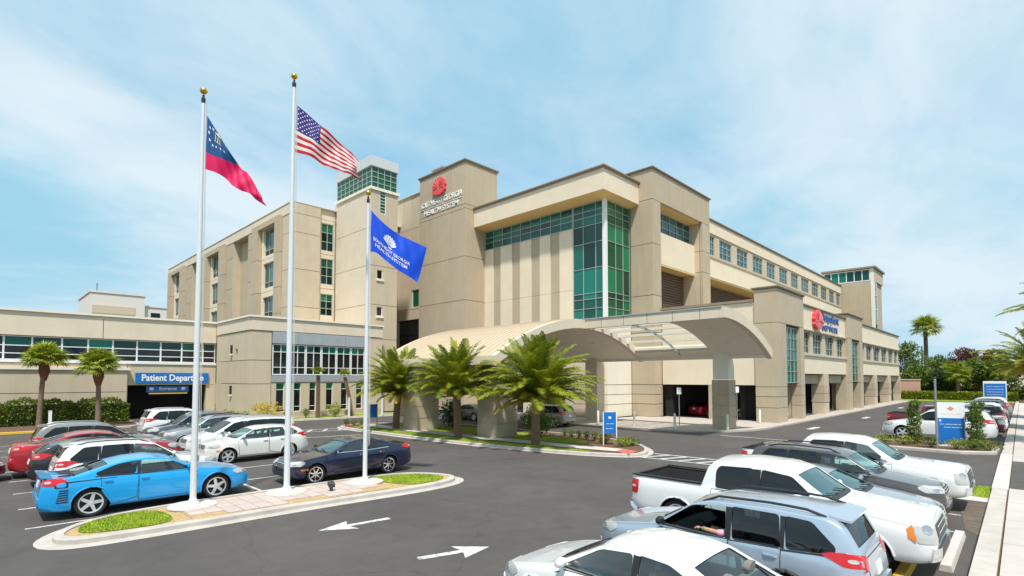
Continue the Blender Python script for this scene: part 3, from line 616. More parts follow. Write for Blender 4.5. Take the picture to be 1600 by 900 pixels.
# ---------- link wall behind stair tower
T = thing('link_block', 'recessed tan wall strip between the sign tower and the stair tower', 'building', (38.0, 51.3, 0))
W = core(T, [(38.35, 46, 51.4, 64, 0.1, 26.6)], 'stucco_tan')
panels(W, 'U', 38.0, [51.3, 54.5, 58.2], [7.2, 11.0, 12.3, 17.5, 22.5, 26.7], 'stucco_mid', [(53.0, 54.6, 12.5, 14.7), (51.3, 57.9, 7.2, 11.0)], .3)
window(T, 'U', 38.0, 53.0, 54.45, 12.5, 14.7, 1, 1, 'glass_green', d=.12); window(T, 'U', 38.0, 51.35, 57.8, 7.3, 11.0, 3, 2, 'glass_blk', d=.2, frame='black')
panels(W, 'U', 38.0, [51.3, 58.2], [0.12, 7.2], 'stucco_mid', (), .3); coping(T, 38, 46, 51.35, 62, 26.6, 'stucco_mid')
# ---------- stair tower
T = thing('stair_tower', 'cream stair tower topped by a green glass lantern with a grey cap', 'tower', (29.1, 49.4, 0))
W = core(T, [(29.4, 32.2, 49.7, 58, 0.1, 24.0)], 'stucco_mid')
zs = [0.12, 4.0, 7.9, 11.6, 15.8, 19.9, 24.0]
panels(W, 'U', 29.1, [49.42, 57.0], zs, 'stucco_pale', (), .25)
sh = [(29.95, 30.65, 14.4, 15.4), (29.95, 30.65, 10.4, 11.4), (30.2, 30.95, 21.6, 24.2)]
panels(W, 'V', 49.4, [29.12, 32.5], zs, 'stucco_mid', sh, .25)
for h in sh[:2]:
    window(T, 'V', 49.4, *h, 1, 1, 'glass_blk', d=.12, frame='stucco_white'); b = MB(); b.box(h[0] - .1, h[1] + .1, 49.28, 49.4, h[2] - .22, h[2] - .02); b.build('sill', 'stucco_white', T)
window(T, 'V', 49.4, 30.2, 30.95, 21.6, 24.05, 1, 7, 'glass_green', d=.08, name='stair_window')
b = MB(); b.box(28.95, 32.65, 49.25, 57.2, 24.0, 24.3); b.build('ledge', 'stucco_white', T)
window(T, 'U', 29.2, 49.52, 57.1, 24.32, 26.6, 8, 4, 'glass_green', d=.06, name='lantern_glazing', single=True, mw=.07, frame='mullion')
window(T, 'V', 49.5, 29.22, 32.4, 24.32, 26.6, 4, 4, 'glass_green', d=.06, name='lantern_glazing', single=True, mw=.07, frame='mullion')
core(T, [(29.5, 32.2, 49.8, 57, 24.3, 26.6)], 'glass_dark', 'lantern_core')
b = MB(); b.box(29.05, 32.55, 49.35, 57.2, 26.6, 27.7); b.build('roof_cap', 'cap_grey', T)
# ---------- patient tower
T = thing('patient_tower', 'long tan ward tower with framed window bays behind the flagpoles', 'building', (23.85, 57.0, 0))
W = core(T, [(24.9, 29.0, 57.4, 109, 0.1, 22.9), (24.2, 40, 57.3, 109.4, 21.9, 23.0), (28, 40, 57.4, 109, 0.1, 22)], 'stucco_tan')
rows3 = [(10.9, 13.4), (14.5, 17.5), (18.4, 21.6)]
panel(W, 'U', 23.9, 57.0, 109.6, 22.0, 23.15, 'stucco_pale', (), .25)
panels(W, 'V', 57.0, [23.9, 27.2], [7.5, 11.6, 15.8, 19.9, 22.0, 23.15], 'stucco_mid', (), .25)
wh = [(27.4, 28.9, z0, z1) for z0, z1 in rows3]
panels(W, 'V', 57.25, [27.2, 29.1], [7.5, 14.0, 18.0, 22.0, 23.15], 'stucco_pale', wh, .25)
for z0, z1 in rows3: window(T, 'V', 57.25, 27.4, 28.9, z0, z1, 2, 3, 'glass_dark', d=.12, fw=.08, mw=.07, frame='mullion', gl2='glass_green')
bays = [(59.6, 68.1, 61.7, 65.6), (78.4, 88.3, 81.4, 85.5), (98.0, 108.5, 101.5, 105.7)]
zj = [0.12, 6.0, 11.0, 14.0, 18.0, 22.3]
for (a0, a1, w0, w1) in bays:
    hh = [(w0, w1, z0, z1) for z0, z1 in rows3] + [(w0, w1, 6.5, 9.5)]
    panels(W, 'U', 23.6, [a0, w0 - .6], zj, 'stucco_tan', (), .9); panels(W, 'U', 23.6, [w1 + .6, a1], zj, 'stucco_tan', (), .9); panel(W, 'U', 23.6, w0 - .6, w1 + .6, 21.62, 22.3, 'stucco_tan', (), .9)
    panels(W, 'U', 24.15, [w0 - .6, w1 + .6], [6.0, 10.0, 14.0, 18.0, 21.62], 'stucco_cream', [(w0, w1, z0, z1) for z0, z1 in rows3], .5)
    for z0, z1 in rows3: window(T, 'U', 24.15, w0, w1, z0, z1, 3, [z0, z0 + .7, z1], 'glass_dark', d=.25, fw=.09, mw=.08, frame='mullion', gl2='glass_sky')
for (a0, a1) in ((57.02, 59.6), (68.1, 70.3), (75.8, 78.4), (88.3, 90.0), (95.0, 98.0), (108.5, 109.6)):
    panels(W, 'U', 23.95, [a0, a1], [7.0, 11.6, 15.8, 19.9, 22.0], 'stucco_tan' if a0 > 60 else 'stucco_mid', (), .8)
for (a0, a1) in ((70.3, 75.8), (90.0, 95.0)): panels(W, 'U', 27.0, [a0, a1], [7.0, 11.6, 15.8, 19.9, 22.0], 'stucco_mid', (), .3); core(T, [(24, 27.2, a1 - .05, a1 + .25, 7, 21.9)], 'stucco_mid', 'bay_return')
coping(T, 23.95, 40, 57.1, 109.5, 23.15, 'stucco_pale', .12, .05)
# ---------- low front building (left of canopy)
T = thing('low_front_building', 'two storey tan building with grey metal band and tall dark windows behind the flagpoles', 'building', (16.85, 48.3, 0))
W = core(T, [(17.2, 29.8, 48.75, 57, 0.1, 9.0)], 'stucco_mid')
wl = [(19.1, 19.85), (20.7, 21.4), (22.2, 22.85), (23.85, 24.55), (25.4, 26.1), (27.05, 27.75)]
panels(W, 'V', 48.3, [16.87, 18.65], [0.6, 3.2, 5.3, 7.95], 'stucco_mid', (), .25); panels(W, 'V', 48.3, [28.1, 30.0], [0.6, 3.2, 7.95], 'stucco_mid', (), .25)
panel(W, 'V', 48.3, 18.65, 28.1, 0.6, 3.35, 'stucco_mid', [(a, b_, .6, 3.3) for a, b_ in wl], .3)
b = MB(); b.box(16.75, 30.0, 48.2, 48.6, 0.1, 0.62); b.build('plinth', 'stucco_tan', T)
panel(W, 'V', 48.22, 16.8, 30.05, 7.95, 9.1, 'stucco_pale', (), .3); panel(W, 'U', 16.77, 48.25, 57.3, 7.95, 9.1, 'stucco_pale', (), .3)
panels(W, 'U', 16.85, [48.32, 57.4], [0.12, 3.2, 5.3, 7.95], 'stucco_mid', [(51.5, 52.1, 5.6, 6.4)], .25)
for k in range(4): panel(W, 'V', 48.2, 18.68 + k * 2.36, 18.68 + (k + 1) * 2.36, 6.85, 7.93, 'grey_panel', (), .3, gap=.012)
ucol = [18.75 + i * 0.772 for i in range(13)]
for k in range(6): window(T, 'V', 48.3, ucol[2 * k], ucol[2 * k + 2] - .03, 4.0, 6.82, 2, [4.0, 4.7, 6.1, 6.82], 'glass_blk', d=.14, fw=.09, mw=.06, gl2='glass_teal')
b = MB(); b.box(18.65, 28.1, 48.24, 48.6, 3.36, 3.96); b.build('spandrel', 'grey_panel', T)
for a, b_ in wl: window(T, 'V', 48.3, a, b_, .62, 3.3, 1, [.62, 1.1, 2.65, 3.3], 'glass_blk', d=.16, fw=.05, gl2='glass_green')
b = MB(); b.box(16.65, 30.1, 48.1, 48.6, 9.1, 9.26); b.box(16.65, 17.2, 48.6, 57.3, 9.1, 9.26); b.build('coping', 'stucco_white', T)
# ---------- left wing
T = thing('left_entrance_wing', 'long low wing with ribbon window and dark covered entrance at the left edge', 'building', (16.8, 57.4, 0))
W = core(T, [(-24, 9.5, 57.9, 68, 0.1, 8.9), (9.4, 17, 57.9, 68, 3.2, 8.9), (9.4, 17, 64, 68, 0.1, 3.3)], 'stucco_mid')
for k in range(4): panel(W, 'V', 57.4, 16.8 - (k + 1) * 9, 16.8 - k * 9, 7.15, 9.1, 'stucco_pale', (), .3)
cols = [-8.0, -6.0, -4.1, -2.2, -0.3, 1.59, 3.26, 5.11, 6.83, 8.55, 10.32, 12.15, 13.86, 15.66, 16.75]
for k in range(len(cols) - 1): window(T, 'V', 57.5, cols[k], cols[k + 1], 5.2, 7.12, 1, [5.2, 5.72, 6.35, 7.12], 'glass_blk', d=.2, fw=.06, mw=.07, gl2='glass_teal')
b = MB(); b.box(-20, 16.78, 57.3, 57.9, 4.98, 5.18); b.build('window_ledge', 'white_metal', T)
panels(W, 'V', 57.4, [9.6, 16.8], [3.05, 4.95], 'stucco_mid', (), .4); panel(W, 'V', 57.4, -20, 9.6, 4.5, 4.95, 'stucco_mid', (), .3)
panels(W, 'V', 56.9, [-20, -11, -2, 9.55], [0.12, 2.5, 4.4], 'stucco_mid', (), .6); panel(W, 'W', 9.58, 56.95, 60, .12, 4.4, 'stucco_mid', (), .3)
b = MB(); b.box(-20, 9.7, 56.75, 57.5, 4.4, 4.62); b.build('ledge', 'stucco_white', T)
panel(W, 'V', 57.42, 15.95, 16.8, .12, 3.05, 'stucco_mid', (), .6)
b = MB(); b.box(-20.2, 16.8, 57.25, 57.9, 9.1, 9.28); b.build('coping', 'stucco_white', T)
core(T, [(9.66, 16.1, 60.2, 60.4, .1, 3.2), (9.66, 9.8, 58.0, 60.2, .1, 3.2), (15.9, 16.1, 58.0, 60.2, .1, 3.2), (9.66, 16.1, 57.95, 60.4, 3.02, 3.19)], 'shade_grey', 'porch_shade')  # dark boxes added as painted shade inside the covered entrance
b = MB(); b.box(9.7, 16.2, 58, 64, -.01, .014); b.build('entrance_floor', 'shade_grey', T)
# ---------- far glazed tower
T = thing('far_lift_tower', 'tan lift tower with glazed top and dark flat roof beyond the right wing', 'tower', (117, 19.3, 0))
W = core(T, [(117.3, 126, 19.6, 27.5, 0.1, 24)], 'stucco_tan')
panels(W, 'U', 117, [19.9, 27.6], [0.1, 6, 12, 22.0], 'stucco_tan', (), .25); panels(W, 'V', 19.3, [117.02, 126], [22.0, 24.4], 'stucco_mid', (), .25)
window(T, 'U', 117, 19.9, 27.6, 22.05, 24.3, 6, 1, 'glass_teal', d=.1, mw=.14, fw=.16); panel(W, 'U', 117.0, 19.32, 19.9, 0.1, 24.4, 'stucco_white', (), .3)
window(T, 'V', 19.3, 117.3, 119.6, 0.5, 22.0, 1, 8, 'glass_sky', d=.06, mw=.1)
b = MB(); b.box(116.7, 126.4, 19.0, 28.0, 24.4, 24.75); b.build('roof_slab', 'coping', T)
# ================================================================== CANOPY
T = thing('entrance_canopy', 'curved porte cochere canopy with cream fascia and slatted skylight', 'canopy', (30, 22, 0))
def zt(u): return 7.82 - .0358 * (u - 30) ** 2
def vault(name, u0, u1, v0, v1, m, th=0.62, nu=24, top=True, off=0.0, smooth=True):
    b = MB(); us = [u0 + (u1 - u0) * i / nu for i in range(nu + 1)]
    vsx = []
    for u in us:
        for (v, z) in ((v0, zt(u) + off), (v1, zt(u) + off), (v1, zt(u) + off - th), (v0, zt(u) + off - th)): vsx.append((u, v, z))
    fs = []
    for i in range(nu):
        for k in range(4): fs.append((i * 4 + k, i * 4 + (k + 1) % 4, i * 4 + 4 + (k + 1) % 4, i * 4 + 4 + k))
    fs += [(0, 3, 2, 1), (nu * 4, nu * 4 + 1, nu * 4 + 2, nu * 4 + 3)]
    fs = [f[::-1] for f in fs]
    b.add(vsx, fs); return b.build(name, m, T, smooth, sharp=40)
vault('fascia', 30.0, 37.8, 12.1, 12.45, 'stucco_pale')                    # right end arch
vault('soffit_shell', 30.36, 37.55, 12.46, 15.9, 'stucco_white', .58, off=-.01)
b = MB(); b.box(30.0, 30.35, 12.46, 21.95, 7.2, 7.83); b.build('ridge_fascia', 'stucco_pale', T)
vault('fascia', 21.2, 37.8, 21.96, 22.35, 'stucco_pale')
vault('soffit_shell', 21.25, 37.7, 22.36, 34.2, 'stucco_white', .3, off=-.3)
vault('fascia', 21.2, 37.8, 34.2, 34.5, 'stucco_pale')
# standing-seam roof sheets with raised seams, tan
for k in range(24):
    v0 = 22.36 + k * .4935; rs = vault('roof_sheet', 21.1, 37.8, v0 + .012, v0 + .482, 'roof_tan', .25, off=.03)
    b = MB()
    for i in range(16):
        u0 = 21.1 + 16.7 * i / 16; u1 = 21.1 + 16.7 * (i + 1) / 16
        b.add([(u0, v0 - .012, zt(u0)), (u0, v0 + .012, zt(u0)), (u1, v0 + .012, zt(u1)), (u1, v0 - .012, zt(u1)), (u0, v0 - .012, zt(u0) + .075), (u0, v0 + .012, zt(u0) + .075), (u1, v0 + .012, zt(u1) + .075), (u1, v0 - .012, zt(u1) + .075)], [(4, 5, 6, 7), (0, 4, 7, 3), (1, 2, 6, 5)])
    b.build('seam', 'roof_tan', rs)
b = MB(); b.box(20.95, 21.3, 22.0, 34.5, zt(21.2) - .55, zt(21.2) - .02); b.build('eave_beam', 'stucco_pale', T)
b = MB(); b.box(37.35, 37.78, 12.47, 34.18, zt(37.6) - .66, zt(37.6) - .1); b.build('rear_beam', 'stucco_white', T)
vault('soffit_shell', 36.75, 37.5, 15.9, 21.96, 'stucco_white', .5, 6, off=-.02)
for k in range(6):                                                      # purlins over the opening
    u = 30.75 + k * 1.16; b = MB(); b.box(u, u + .22, 15.9, 21.95, zt(u) - .40, zt(u) - .22); b.build('purlin', 'stucco_white', T)
b = MB()
for i in range(12):
    u0 = 30.3 + 6.8 * i / 12; u1 = 30.3 + 6.8 * (i + 1) / 12
    b.add([(u0, 18.38, zt(u0) - .66), (u0, 18.44, zt(u0) - .66), (u1, 18.44, zt(u1) - .66), (u1, 18.38, zt(u1) - .66), (u0, 18.38, zt(u0) - .5), (u0, 18.44, zt(u0) - .5), (u1, 18.44, zt(u1) - .5), (u1, 18.38, zt(u1) - .5)], [(0, 1, 2, 3)[::-1], (4, 5, 6, 7), (0, 4, 7, 3)[::-1], (1, 2, 6, 5)])
b.build('cross_rib', 'mullion', T)
def column(u0, u1, v0, v1, ztop, zcol, caps):
    b = MB(); b.box(u0 + .03, u1 - .03, v0 + .03, v1 - .03, 0.1, zcol - .02); c = b.build('column', 'stucco_tan', T)
    prev = 0.12
    for z in (0.95, 1.75, 2.55, zcol):
        b = MB(); b.box(u0, u1, v0, v1, prev + .03, z - .03); b.build('column_block', 'stucco_tan', c); prev = z
    b = MB(); b.box(u0 + .06, u1 - .06, v0 + .06, v1 - .06, zcol + .01, ztop); b.build('column_shaft', 'stucco_white' if caps else 'stucco_tan', c)
column(37.05, 38.3, 14.8, 16.0, 5.6, 3.6, True)
column(21.2, 23.0, 29.6, 31.3, 5.2, 4.5, False); column(21.9, 23.7, 22.6, 24.3, 5.4, 4.6, False)
b = MB(); b.box(37.1, 38.2, 26, 27.2, .1, 5.5); b.build('column', 'stucco_pale', T)

for v in (14.2, 24.5, 27.5, 30.5, 33.0):
    for u in ((33.0, 35.6) if v < 20 else (25.5, 30.0, 34.5)):
        b = MB(); zz = zt(u) - .62 - (.0 if v < 20 else -.0); b.lathe([(.16, zz - .03), (.16, zz + .05), (.10, zz + .05)], (u, v, 0), 16); b.build('downlight', 'white_metal', T)
for k in range(5):
    b = MB(); b.box(29.985, 30.0, 13.6 + k * 1.75, 13.63 + k * 1.75, 7.21, 7.82); b.build('fascia_joint', 'coping', T)
b = MB(); b.box(29.94, 30.36, 12.3, 21.95, 7.83, 7.89); b.build('flashing', 'mullion', T)
# ================================================================== VEHICLES
mat('tyre', (0.012, 0.012, 0.012), 0.85); mat('cabin', (0.03, 0.03, 0.032), 0.8); mat('cabin_grey', (0.13, 0.125, 0.12), 0.9); mat('cabin_tan', (0.20, 0.18, 0.155), 0.9)
mat('chrome', (0.75, 0.76, 0.78), 0.12, metal=1.0); mat('rim_silver', (0.74, 0.75, 0.77), 0.3, metal=0.6); mat('rim_dark', (0.012, 0.012, 0.013), 0.6)
mat('lamp_red', (0.55, 0.008, 0.012), 0.12, coat=0.6); mat('lamp_clear', (0.50, 0.50, 0.48), 0.2, metal=0.1, coat=0.6); mat('lamp_amber', (0.75, 0.20, 0.01), 0.15, coat=0.5)
mat('trim_black', (0.018, 0.018, 0.019), 0.4); mat('cladding', (0.045, 0.045, 0.047), 0.7); mat('plate', (0.7, 0.7, 0.66), 0.5); mat('seam', (0.02, 0.02, 0.02), 0.8)
mat('far_glass', (0.008, 0.013, 0.015), 0.05, spec=0.45)
clear_glass('glass_clear', (0.70, 0.86, 0.82), 0.07); clear_glass('glass_tint', (0.09, 0.10, 0.11), 0.02); clear_glass('glass_shield', (0.62, 0.80, 0.77), 0.26, (0.75, 1, 0.96))
def paint(name, col, metal=0.0, rough=0.28): return mat(name, col, rough, metal, coat=1.0, var=0.02, vscale=2)
paint('paint_blue_car', (0.001, 0.31, 0.68), 0.0); paint('paint_white_car', (0.76, 0.76, 0.75)); paint('paint_ivory_car', (0.74, 0.73, 0.68)); paint('paint_silver_blue', (0.46, 0.53, 0.62), 0.55, .3)
paint('paint_silver', (0.48, 0.49, 0.51), 0.7, .32); paint('paint_black_car', (0.012, 0.013, 0.015)); paint('paint_navy', (0.004, 0.006, 0.032), 0.0); paint('paint_red_car', (0.42, 0.012, 0.02), 0.2)
paint('paint_maroon', (0.16, 0.006, 0.014), 0.3); paint('paint_graphite', (0.12, 0.105, 0.10), 0.5, .32); paint('paint_taupe', (0.32, 0.30, 0.27), 0.6, .32); paint('paint_grey_blue', (0.13, 0.14, 0.17), 0.6)
TYPES = {
 'compact': dict(L=4.5, W=1.71, bot=.2, ax=(1.36, -1.24), Rw=.31, tum=.30, top=[(2.25, .5), (2.22, .64), (2.05, .73), (1.6, .85), (1.1, .95), (.28, 1.385), (-.15, 1.455), (-.7, 1.44), (-1.02, 1.385), (-1.68, 1.07), (-2.0, 1.04), (-2.18, 1.0), (-2.25, .62)],
   belt=[(2.25, .7), (1.0, .92), (-1.5, .98), (-2.25, .95)], win=[[(.86, .97), (.24, 1.31), (-.26, 1.355), (-.30, .955)], [(-.38, .955), (-.35, 1.36), (-.78, 1.335), (-1.05, 1.23), (-1.06, .975)], [(-1.10, .98), (-1.10, 1.20), (-1.36, 1.03), (-1.34, .985)]], ws=(1.04, .34), bl=(-1.06, -1.64), doors=[(.95, -.33), (-.35, -1.12)]),
 'muscle': dict(L=5.08, W=1.89, bot=.2, ax=(1.55, -1.5), Rw=.365, tum=.34, top=[(2.54, .5), (2.52, .72), (2.36, .82), (1.9, .93), (1.1, 1.01), (.32, 1.40), (-.2, 1.475), (-.7, 1.45), (-1.1, 1.365), (-1.95, 1.09), (-2.3, 1.12), (-2.5, 1.09), (-2.54, .6)],
   belt=[(2.54, .74), (1.0, .98), (-1.0, 1.02), (-1.6, 1.06), (-2.54, 1.02)], win=[[(.84, 1.04), (.28, 1.32), (-.36, 1.375), (-.42, 1.03)], [(-.52, 1.03), (-.47, 1.375), (-.95, 1.315), (-1.42, 1.14), (-1.38, 1.06)]], ws=(1.04, .38), bl=(-1.14, -1.88), doors=[(1.0, -.46), (-.48, -1.3)]),
 'saloon': dict(L=4.98, W=1.84, bot=.2, ax=(1.58, -1.37), Rw=.34, tum=.32, top=[(2.49, .52), (2.47, .74), (2.3, .82), (1.6, .94), (1.08, 1.0), (.28, 1.375), (-.2, 1.46), (-.7, 1.44), (-1.1, 1.36), (-1.75, 1.12), (-2.3, 1.11), (-2.46, 1.06), (-2.49, .6)],
   belt=[(2.49, .76), (1.0, .96), (-1.5, 1.02), (-2.49, 1.02)], win=[[(.82, 1.01), (.25, 1.31), (-.30, 1.365), (-.34, 1.0)], [(-.42, 1.0), (-.39, 1.365), (-.85, 1.335), (-1.36, 1.13), (-1.34, 1.04)]], ws=(1.02, .34), bl=(-1.12, -1.7), doors=[(.95, -.37), (-.39, -1.22)]),
 'crossover': dict(L=4.6, W=1.79, bot=.24, ax=(1.38, -1.24), Rw=.345, tum=.24, top=[(2.3, .55), (2.28, .78), (2.1, .89), (1.5, 1.0), (1.02, 1.07), (.32, 1.55), (-.05, 1.655), (-1.0, 1.685), (-1.8, 1.655), (-1.98, 1.58), (-2.2, 1.16), (-2.28, .98), (-2.3, .6)],
   belt=[(2.3, .8), (1.0, 1.02), (-1.5, 1.08), (-2.3, 1.06)], win=[[(.88, 1.08), (.30, 1.48), (-.28, 1.555), (-.32, 1.045)], [(-.42, 1.045), (-.38, 1.56), (-1.12, 1.56), (-1.17, 1.065)], [(-1.24, 1.07), (-1.2, 1.555), (-1.58, 1.535), (-1.92, 1.22), (-1.88, 1.12)]], ws=(.96, .38), bl=(-1.90, -2.16), doors=[(.98, -.37), (-.39, -1.18)], rails=True),
 'hatch': dict(L=4.41, W=1.8, bot=.22, ax=(1.36, -1.27), Rw=.33, tum=.26, top=[(2.2, .55), (2.18, .78), (2.0, .88), (1.4, .99), (.98, 1.05), (.25, 1.44), (-.1, 1.525), (-.9, 1.535), (-1.5, 1.48), (-1.75, 1.40), (-2.1, 1.12), (-2.18, .95), (-2.2, .6)],
   belt=[(2.2, .8), (1.0, 1.0), (-1.5, 1.06), (-2.2, 1.04)], win=[[(.85, 1.06), (.26, 1.385), (-.27, 1.44), (-.31, 1.045)], [(-.40, 1.045), (-.36, 1.445), (-1.0, 1.43), (-1.12, 1.08)], [(-1.2, 1.09), (-1.08, 1.42), (-1.42, 1.37), (-1.68, 1.18), (-1.62, 1.12)]], ws=(.92, .31), bl=(-1.70, -2.04), doors=[(.95, -.35), (-.37, -1.1)]),
 'minivan': dict(L=5.1, W=1.95, bot=.22, ax=(1.6, -1.45), Rw=.34, tum=.2, top=[(2.55, .55), (2.52, .8), (2.3, .92), (1.75, 1.04), (1.45, 1.1), (.6, 1.61), (.1, 1.735), (-1.0, 1.76), (-2.1, 1.72), (-2.36, 1.6), (-2.5, 1.1), (-2.55, .6)],
   belt=[(2.55, .8), (1.4, 1.04), (-1.5, 1.08), (-2.55, 1.08)], win=[[(1.22, 1.1), (.55, 1.53), (.12, 1.60), (.08, 1.06)], [(-.02, 1.06), (.0, 1.61), (-.98, 1.64), (-1.0, 1.07)], [(-1.1, 1.08), (-1.08, 1.64), (-2.05, 1.60), (-2.2, 1.14)]], ws=(1.38, .66), bl=(-2.33, -2.47), doors=[(1.3, .03), (.01, -1.05)], rails=True),
 'pickup': dict(L=6.05, W=2.03, bot=.36, ax=(1.95, -1.80), Rw=.40, tum=.22, nose=(.42, .86, .4, .93), top=[(3.02, .7), (3.01, 1.08), (2.93, 1.17), (1.9, 1.23), (1.42, 1.26), (.74, 1.75), (.36, 1.86), (-.4, 1.885), (-.98, 1.84), (-1.1, 1.7), (-1.16, 1.27), (-2.95, 1.27), (-3.02, 1.24)],
   belt=[(2.92, 1.0), (1.4, 1.17), (-1.1, 1.2), (-3.02, 1.22)], win=[[(1.2, 1.235), (.70, 1.655), (.10, 1.73), (.06, 1.20)], [(-.10, 1.20), (-.08, 1.735), (-.80, 1.71), (-.88, 1.6), (-.88, 1.22)]], ws=(1.36, .79), bl=None, doors=[(1.3, -.02), (-.04, -.98)], bed=True),
}
def lin(pts, x):
    pts = sorted(pts)
    if x <= pts[0][0]: return pts[0][1]
    for (a, b), (c, d) in zip(pts, pts[1:]):
        if x <= c: return b + (d - b) * (x - a) / (c - a)
    return pts[-1][1]
def smo(pts, x, s=.07): return sum(lin(pts, x + d * s) * w for d, w in ((-1, 1), (-.5, 2), (0, 2), (.5, 2), (1, 1))) / 8
def plan_w(sp, x):
    h = sp['L'] / 2; f = 1.0
    lf, ef, lr, er = sp.get('nose', (.85, .70, .55, .80))
    if x > h - lf: s = (x - h + lf) / lf; f = 1 - (1 - ef) * s ** 2.6
    if x < -h + lr: s = (-h + lr - x) / lr; f = 1 - (1 - er) * s ** 2.4
    return sp['W'] / 2 * f
def section(sp, x, inset=0.0, zb=None):
    w = plan_w(sp, x) - inset; h2 = sp['L'] / 2
    top = smo(sp['top'], x, .05) - inset * .7; bot = (sp['bot'] + .10 * max(0, (abs(x) - h2 + .5) / .5) ** 2) if zb is None else zb
    belt = min(lin(sp['belt'], x), top - .045); belt = max(belt, bot + .04)
    hb = belt - bot; P = [(0, bot), (.55 * w, bot), (.86 * w, bot), (.945 * w, bot + .035), (.975 * w, bot + .12 * hb), (.992 * w, bot + .3 * hb), (1.0 * w, bot + .52 * hb), (.998 * w, bot + .70 * hb), (.985 * w, bot + .86 * hb), (.962 * w, bot + .95 * hb), (.94 * w, belt)]
    hu = top - belt; wt = .94 * w - sp['tum'] * hu; r = min(.085, .6 * hu)
    zs = belt + (hu - r)
    for k in (.25, .5, .75, 1.0): P.append((.94 * w - sp['tum'] * (hu - r) * k + .012 * math.sin(k * math.pi) * min(1, hu * 3), belt + (hu - r) * k))
    ye = .94 * w - sp['tum'] * (hu - r)
    cr = min(.05, .02 + hu * .08)
    for t in (25, 50, 75): P.append((ye - r * 1.15 * (1 - math.cos(R(t))), zs + (r - cr) * math.sin(R(t))))
    y0 = ye - r * 1.15
    for k in (1.0, .75, .5, .25, 0): P.append((y0 * k, top - cr * k * k))
    return P
def hull(sp, x0, x1, n=58, inset=0.0, zb=None):
    b = MB(); rings = []
    for i in range(n + 1):
        t = i / n; x = x0 + (x1 - x0) * (.45 * t + .55 * (.5 - .5 * math.cos(math.pi * t)))
        P = section(sp, x, inset, zb); rings.append([(x, y, z) for y, z in P] + [(x, -y, z) for y, z in P[-2:0:-1]])
    m = len(rings[0]); b.add([p for r_ in rings for p in r_], [(i * m + k, i * m + (k + 1) % m, (i + 1) * m + (k + 1) % m, (i + 1) * m + k) for i in range(n) for k in range(m)] + [tuple(range(m - 1, -1, -1)), tuple(n * m + k for k in range(m))])
    return b
def round_poly(pts, r=.05):
    out = []; n = len(pts)
    for i in range(n):
        p, a, b = Vector(pts[i]), Vector(pts[i - 1]), Vector(pts[(i + 1) % n]); ra = min(r, .42 * (a - p).length); rb = min(r, .42 * (b - p).length)
        q0 = p + (a - p).normalized() * ra; q1 = p + (b - p).normalized() * rb; out += [tuple(q0), tuple(q0 * .3 + p * .4 + q1 * .3), tuple(q1)]
    return out
S2 = math.sqrt(.5)
def cast(bvh, sp, mode, p, q):
    cx = sp['L'] / 2 - .25; cy = sp['W'] / 2 - .2
    if mode == 'L': o, d = Vector((p, 3, q)), Vector((0, -1, 0))
    elif mode == 'R': o, d = Vector((p, -3, q)), Vector((0, 1, 0))
    elif mode == 'F': o, d = Vector((5, p, q)), Vector((-1, 0, 0))
    elif mode == 'K': o, d = Vector((-5, p, q)), Vector((1, 0, 0))
    elif mode == 'T': o, d = Vector((p, q, 4)), Vector((0, 0, -1))
    else:
        fx = 1 if mode[0] == 'F' else -1; sy = 1 if mode[1] == 'L' else -1
        d = Vector((-fx * S2, -sy * S2, 0)); e = Vector((-fx * S2, sy * S2, 0)); o = Vector((fx * cx, sy * cy, 0)) + e * p - d * 4 + Vector((0, 0, q))
    h = bvh.ray_cast(o, d)
    if h[0] is None:
        h = bvh.find_nearest(o + d * 3.8)
        return h[0], -d
    n = h[1]
    if n.dot(d) > 0: n = -n
    return h[0], n
def patch(bvh, sp, mode, poly, off=.006, nr=6, nc=6, skirt=0.0, rnd=1):
    poly = round_poly(poly, .045 * rnd) if rnd else poly
    qs = [p[1] for p in poly]; q0, q1 = min(qs), max(qs); b = MB(); rows = []
    for j in range(nr + 1):
        t = .5 - .5 * math.cos(math.pi * j / nr); q = q0 + (q1 - q0) * (.002 + .996 * t); xs = []
        for i in range(len(poly)):
            (x0, y0), (x1, y1) = poly[i - 1], poly[i]
            if (y0 - q) * (y1 - q) <= 0 and abs(y1 - y0) > 1e-9: xs.append(x0 + (x1 - x0) * (q - y0) / (y1 - y0))
        if len(xs) < 2: continue
        a, c = min(xs), max(xs); row = []
        for i in range(nc + 1):
            h, n = cast(bvh, sp, mode, a + (c - a) * i / nc, q); row.append((h, n))
        rows.append(row)
    nr = len(rows) - 1; m = nc + 1
    b.add([h + n * off for r_ in rows for h, n in r_], [(j * m + i, j * m + i + 1, (j + 1) * m + i + 1, (j + 1) * m + i) for j in range(nr) for i in range(nc)])
    if skirt:
        loop = [(0, i) for i in range(m)] + [(j, nc) for j in range(1, nr + 1)] + [(nr, i) for i in range(nc - 1, -1, -1)] + [(j, 0) for j in range(nr - 1, 0, -1)]
        pts = [rows[j][i] for j, i in loop]; k = len(pts)
        b.add([h + n * off for h, n in pts] + [h + n * (off - skirt) for h, n in pts], [(i, k + i, k + (i + 1) % k, (i + 1) % k) for i in range(k)])
    return b
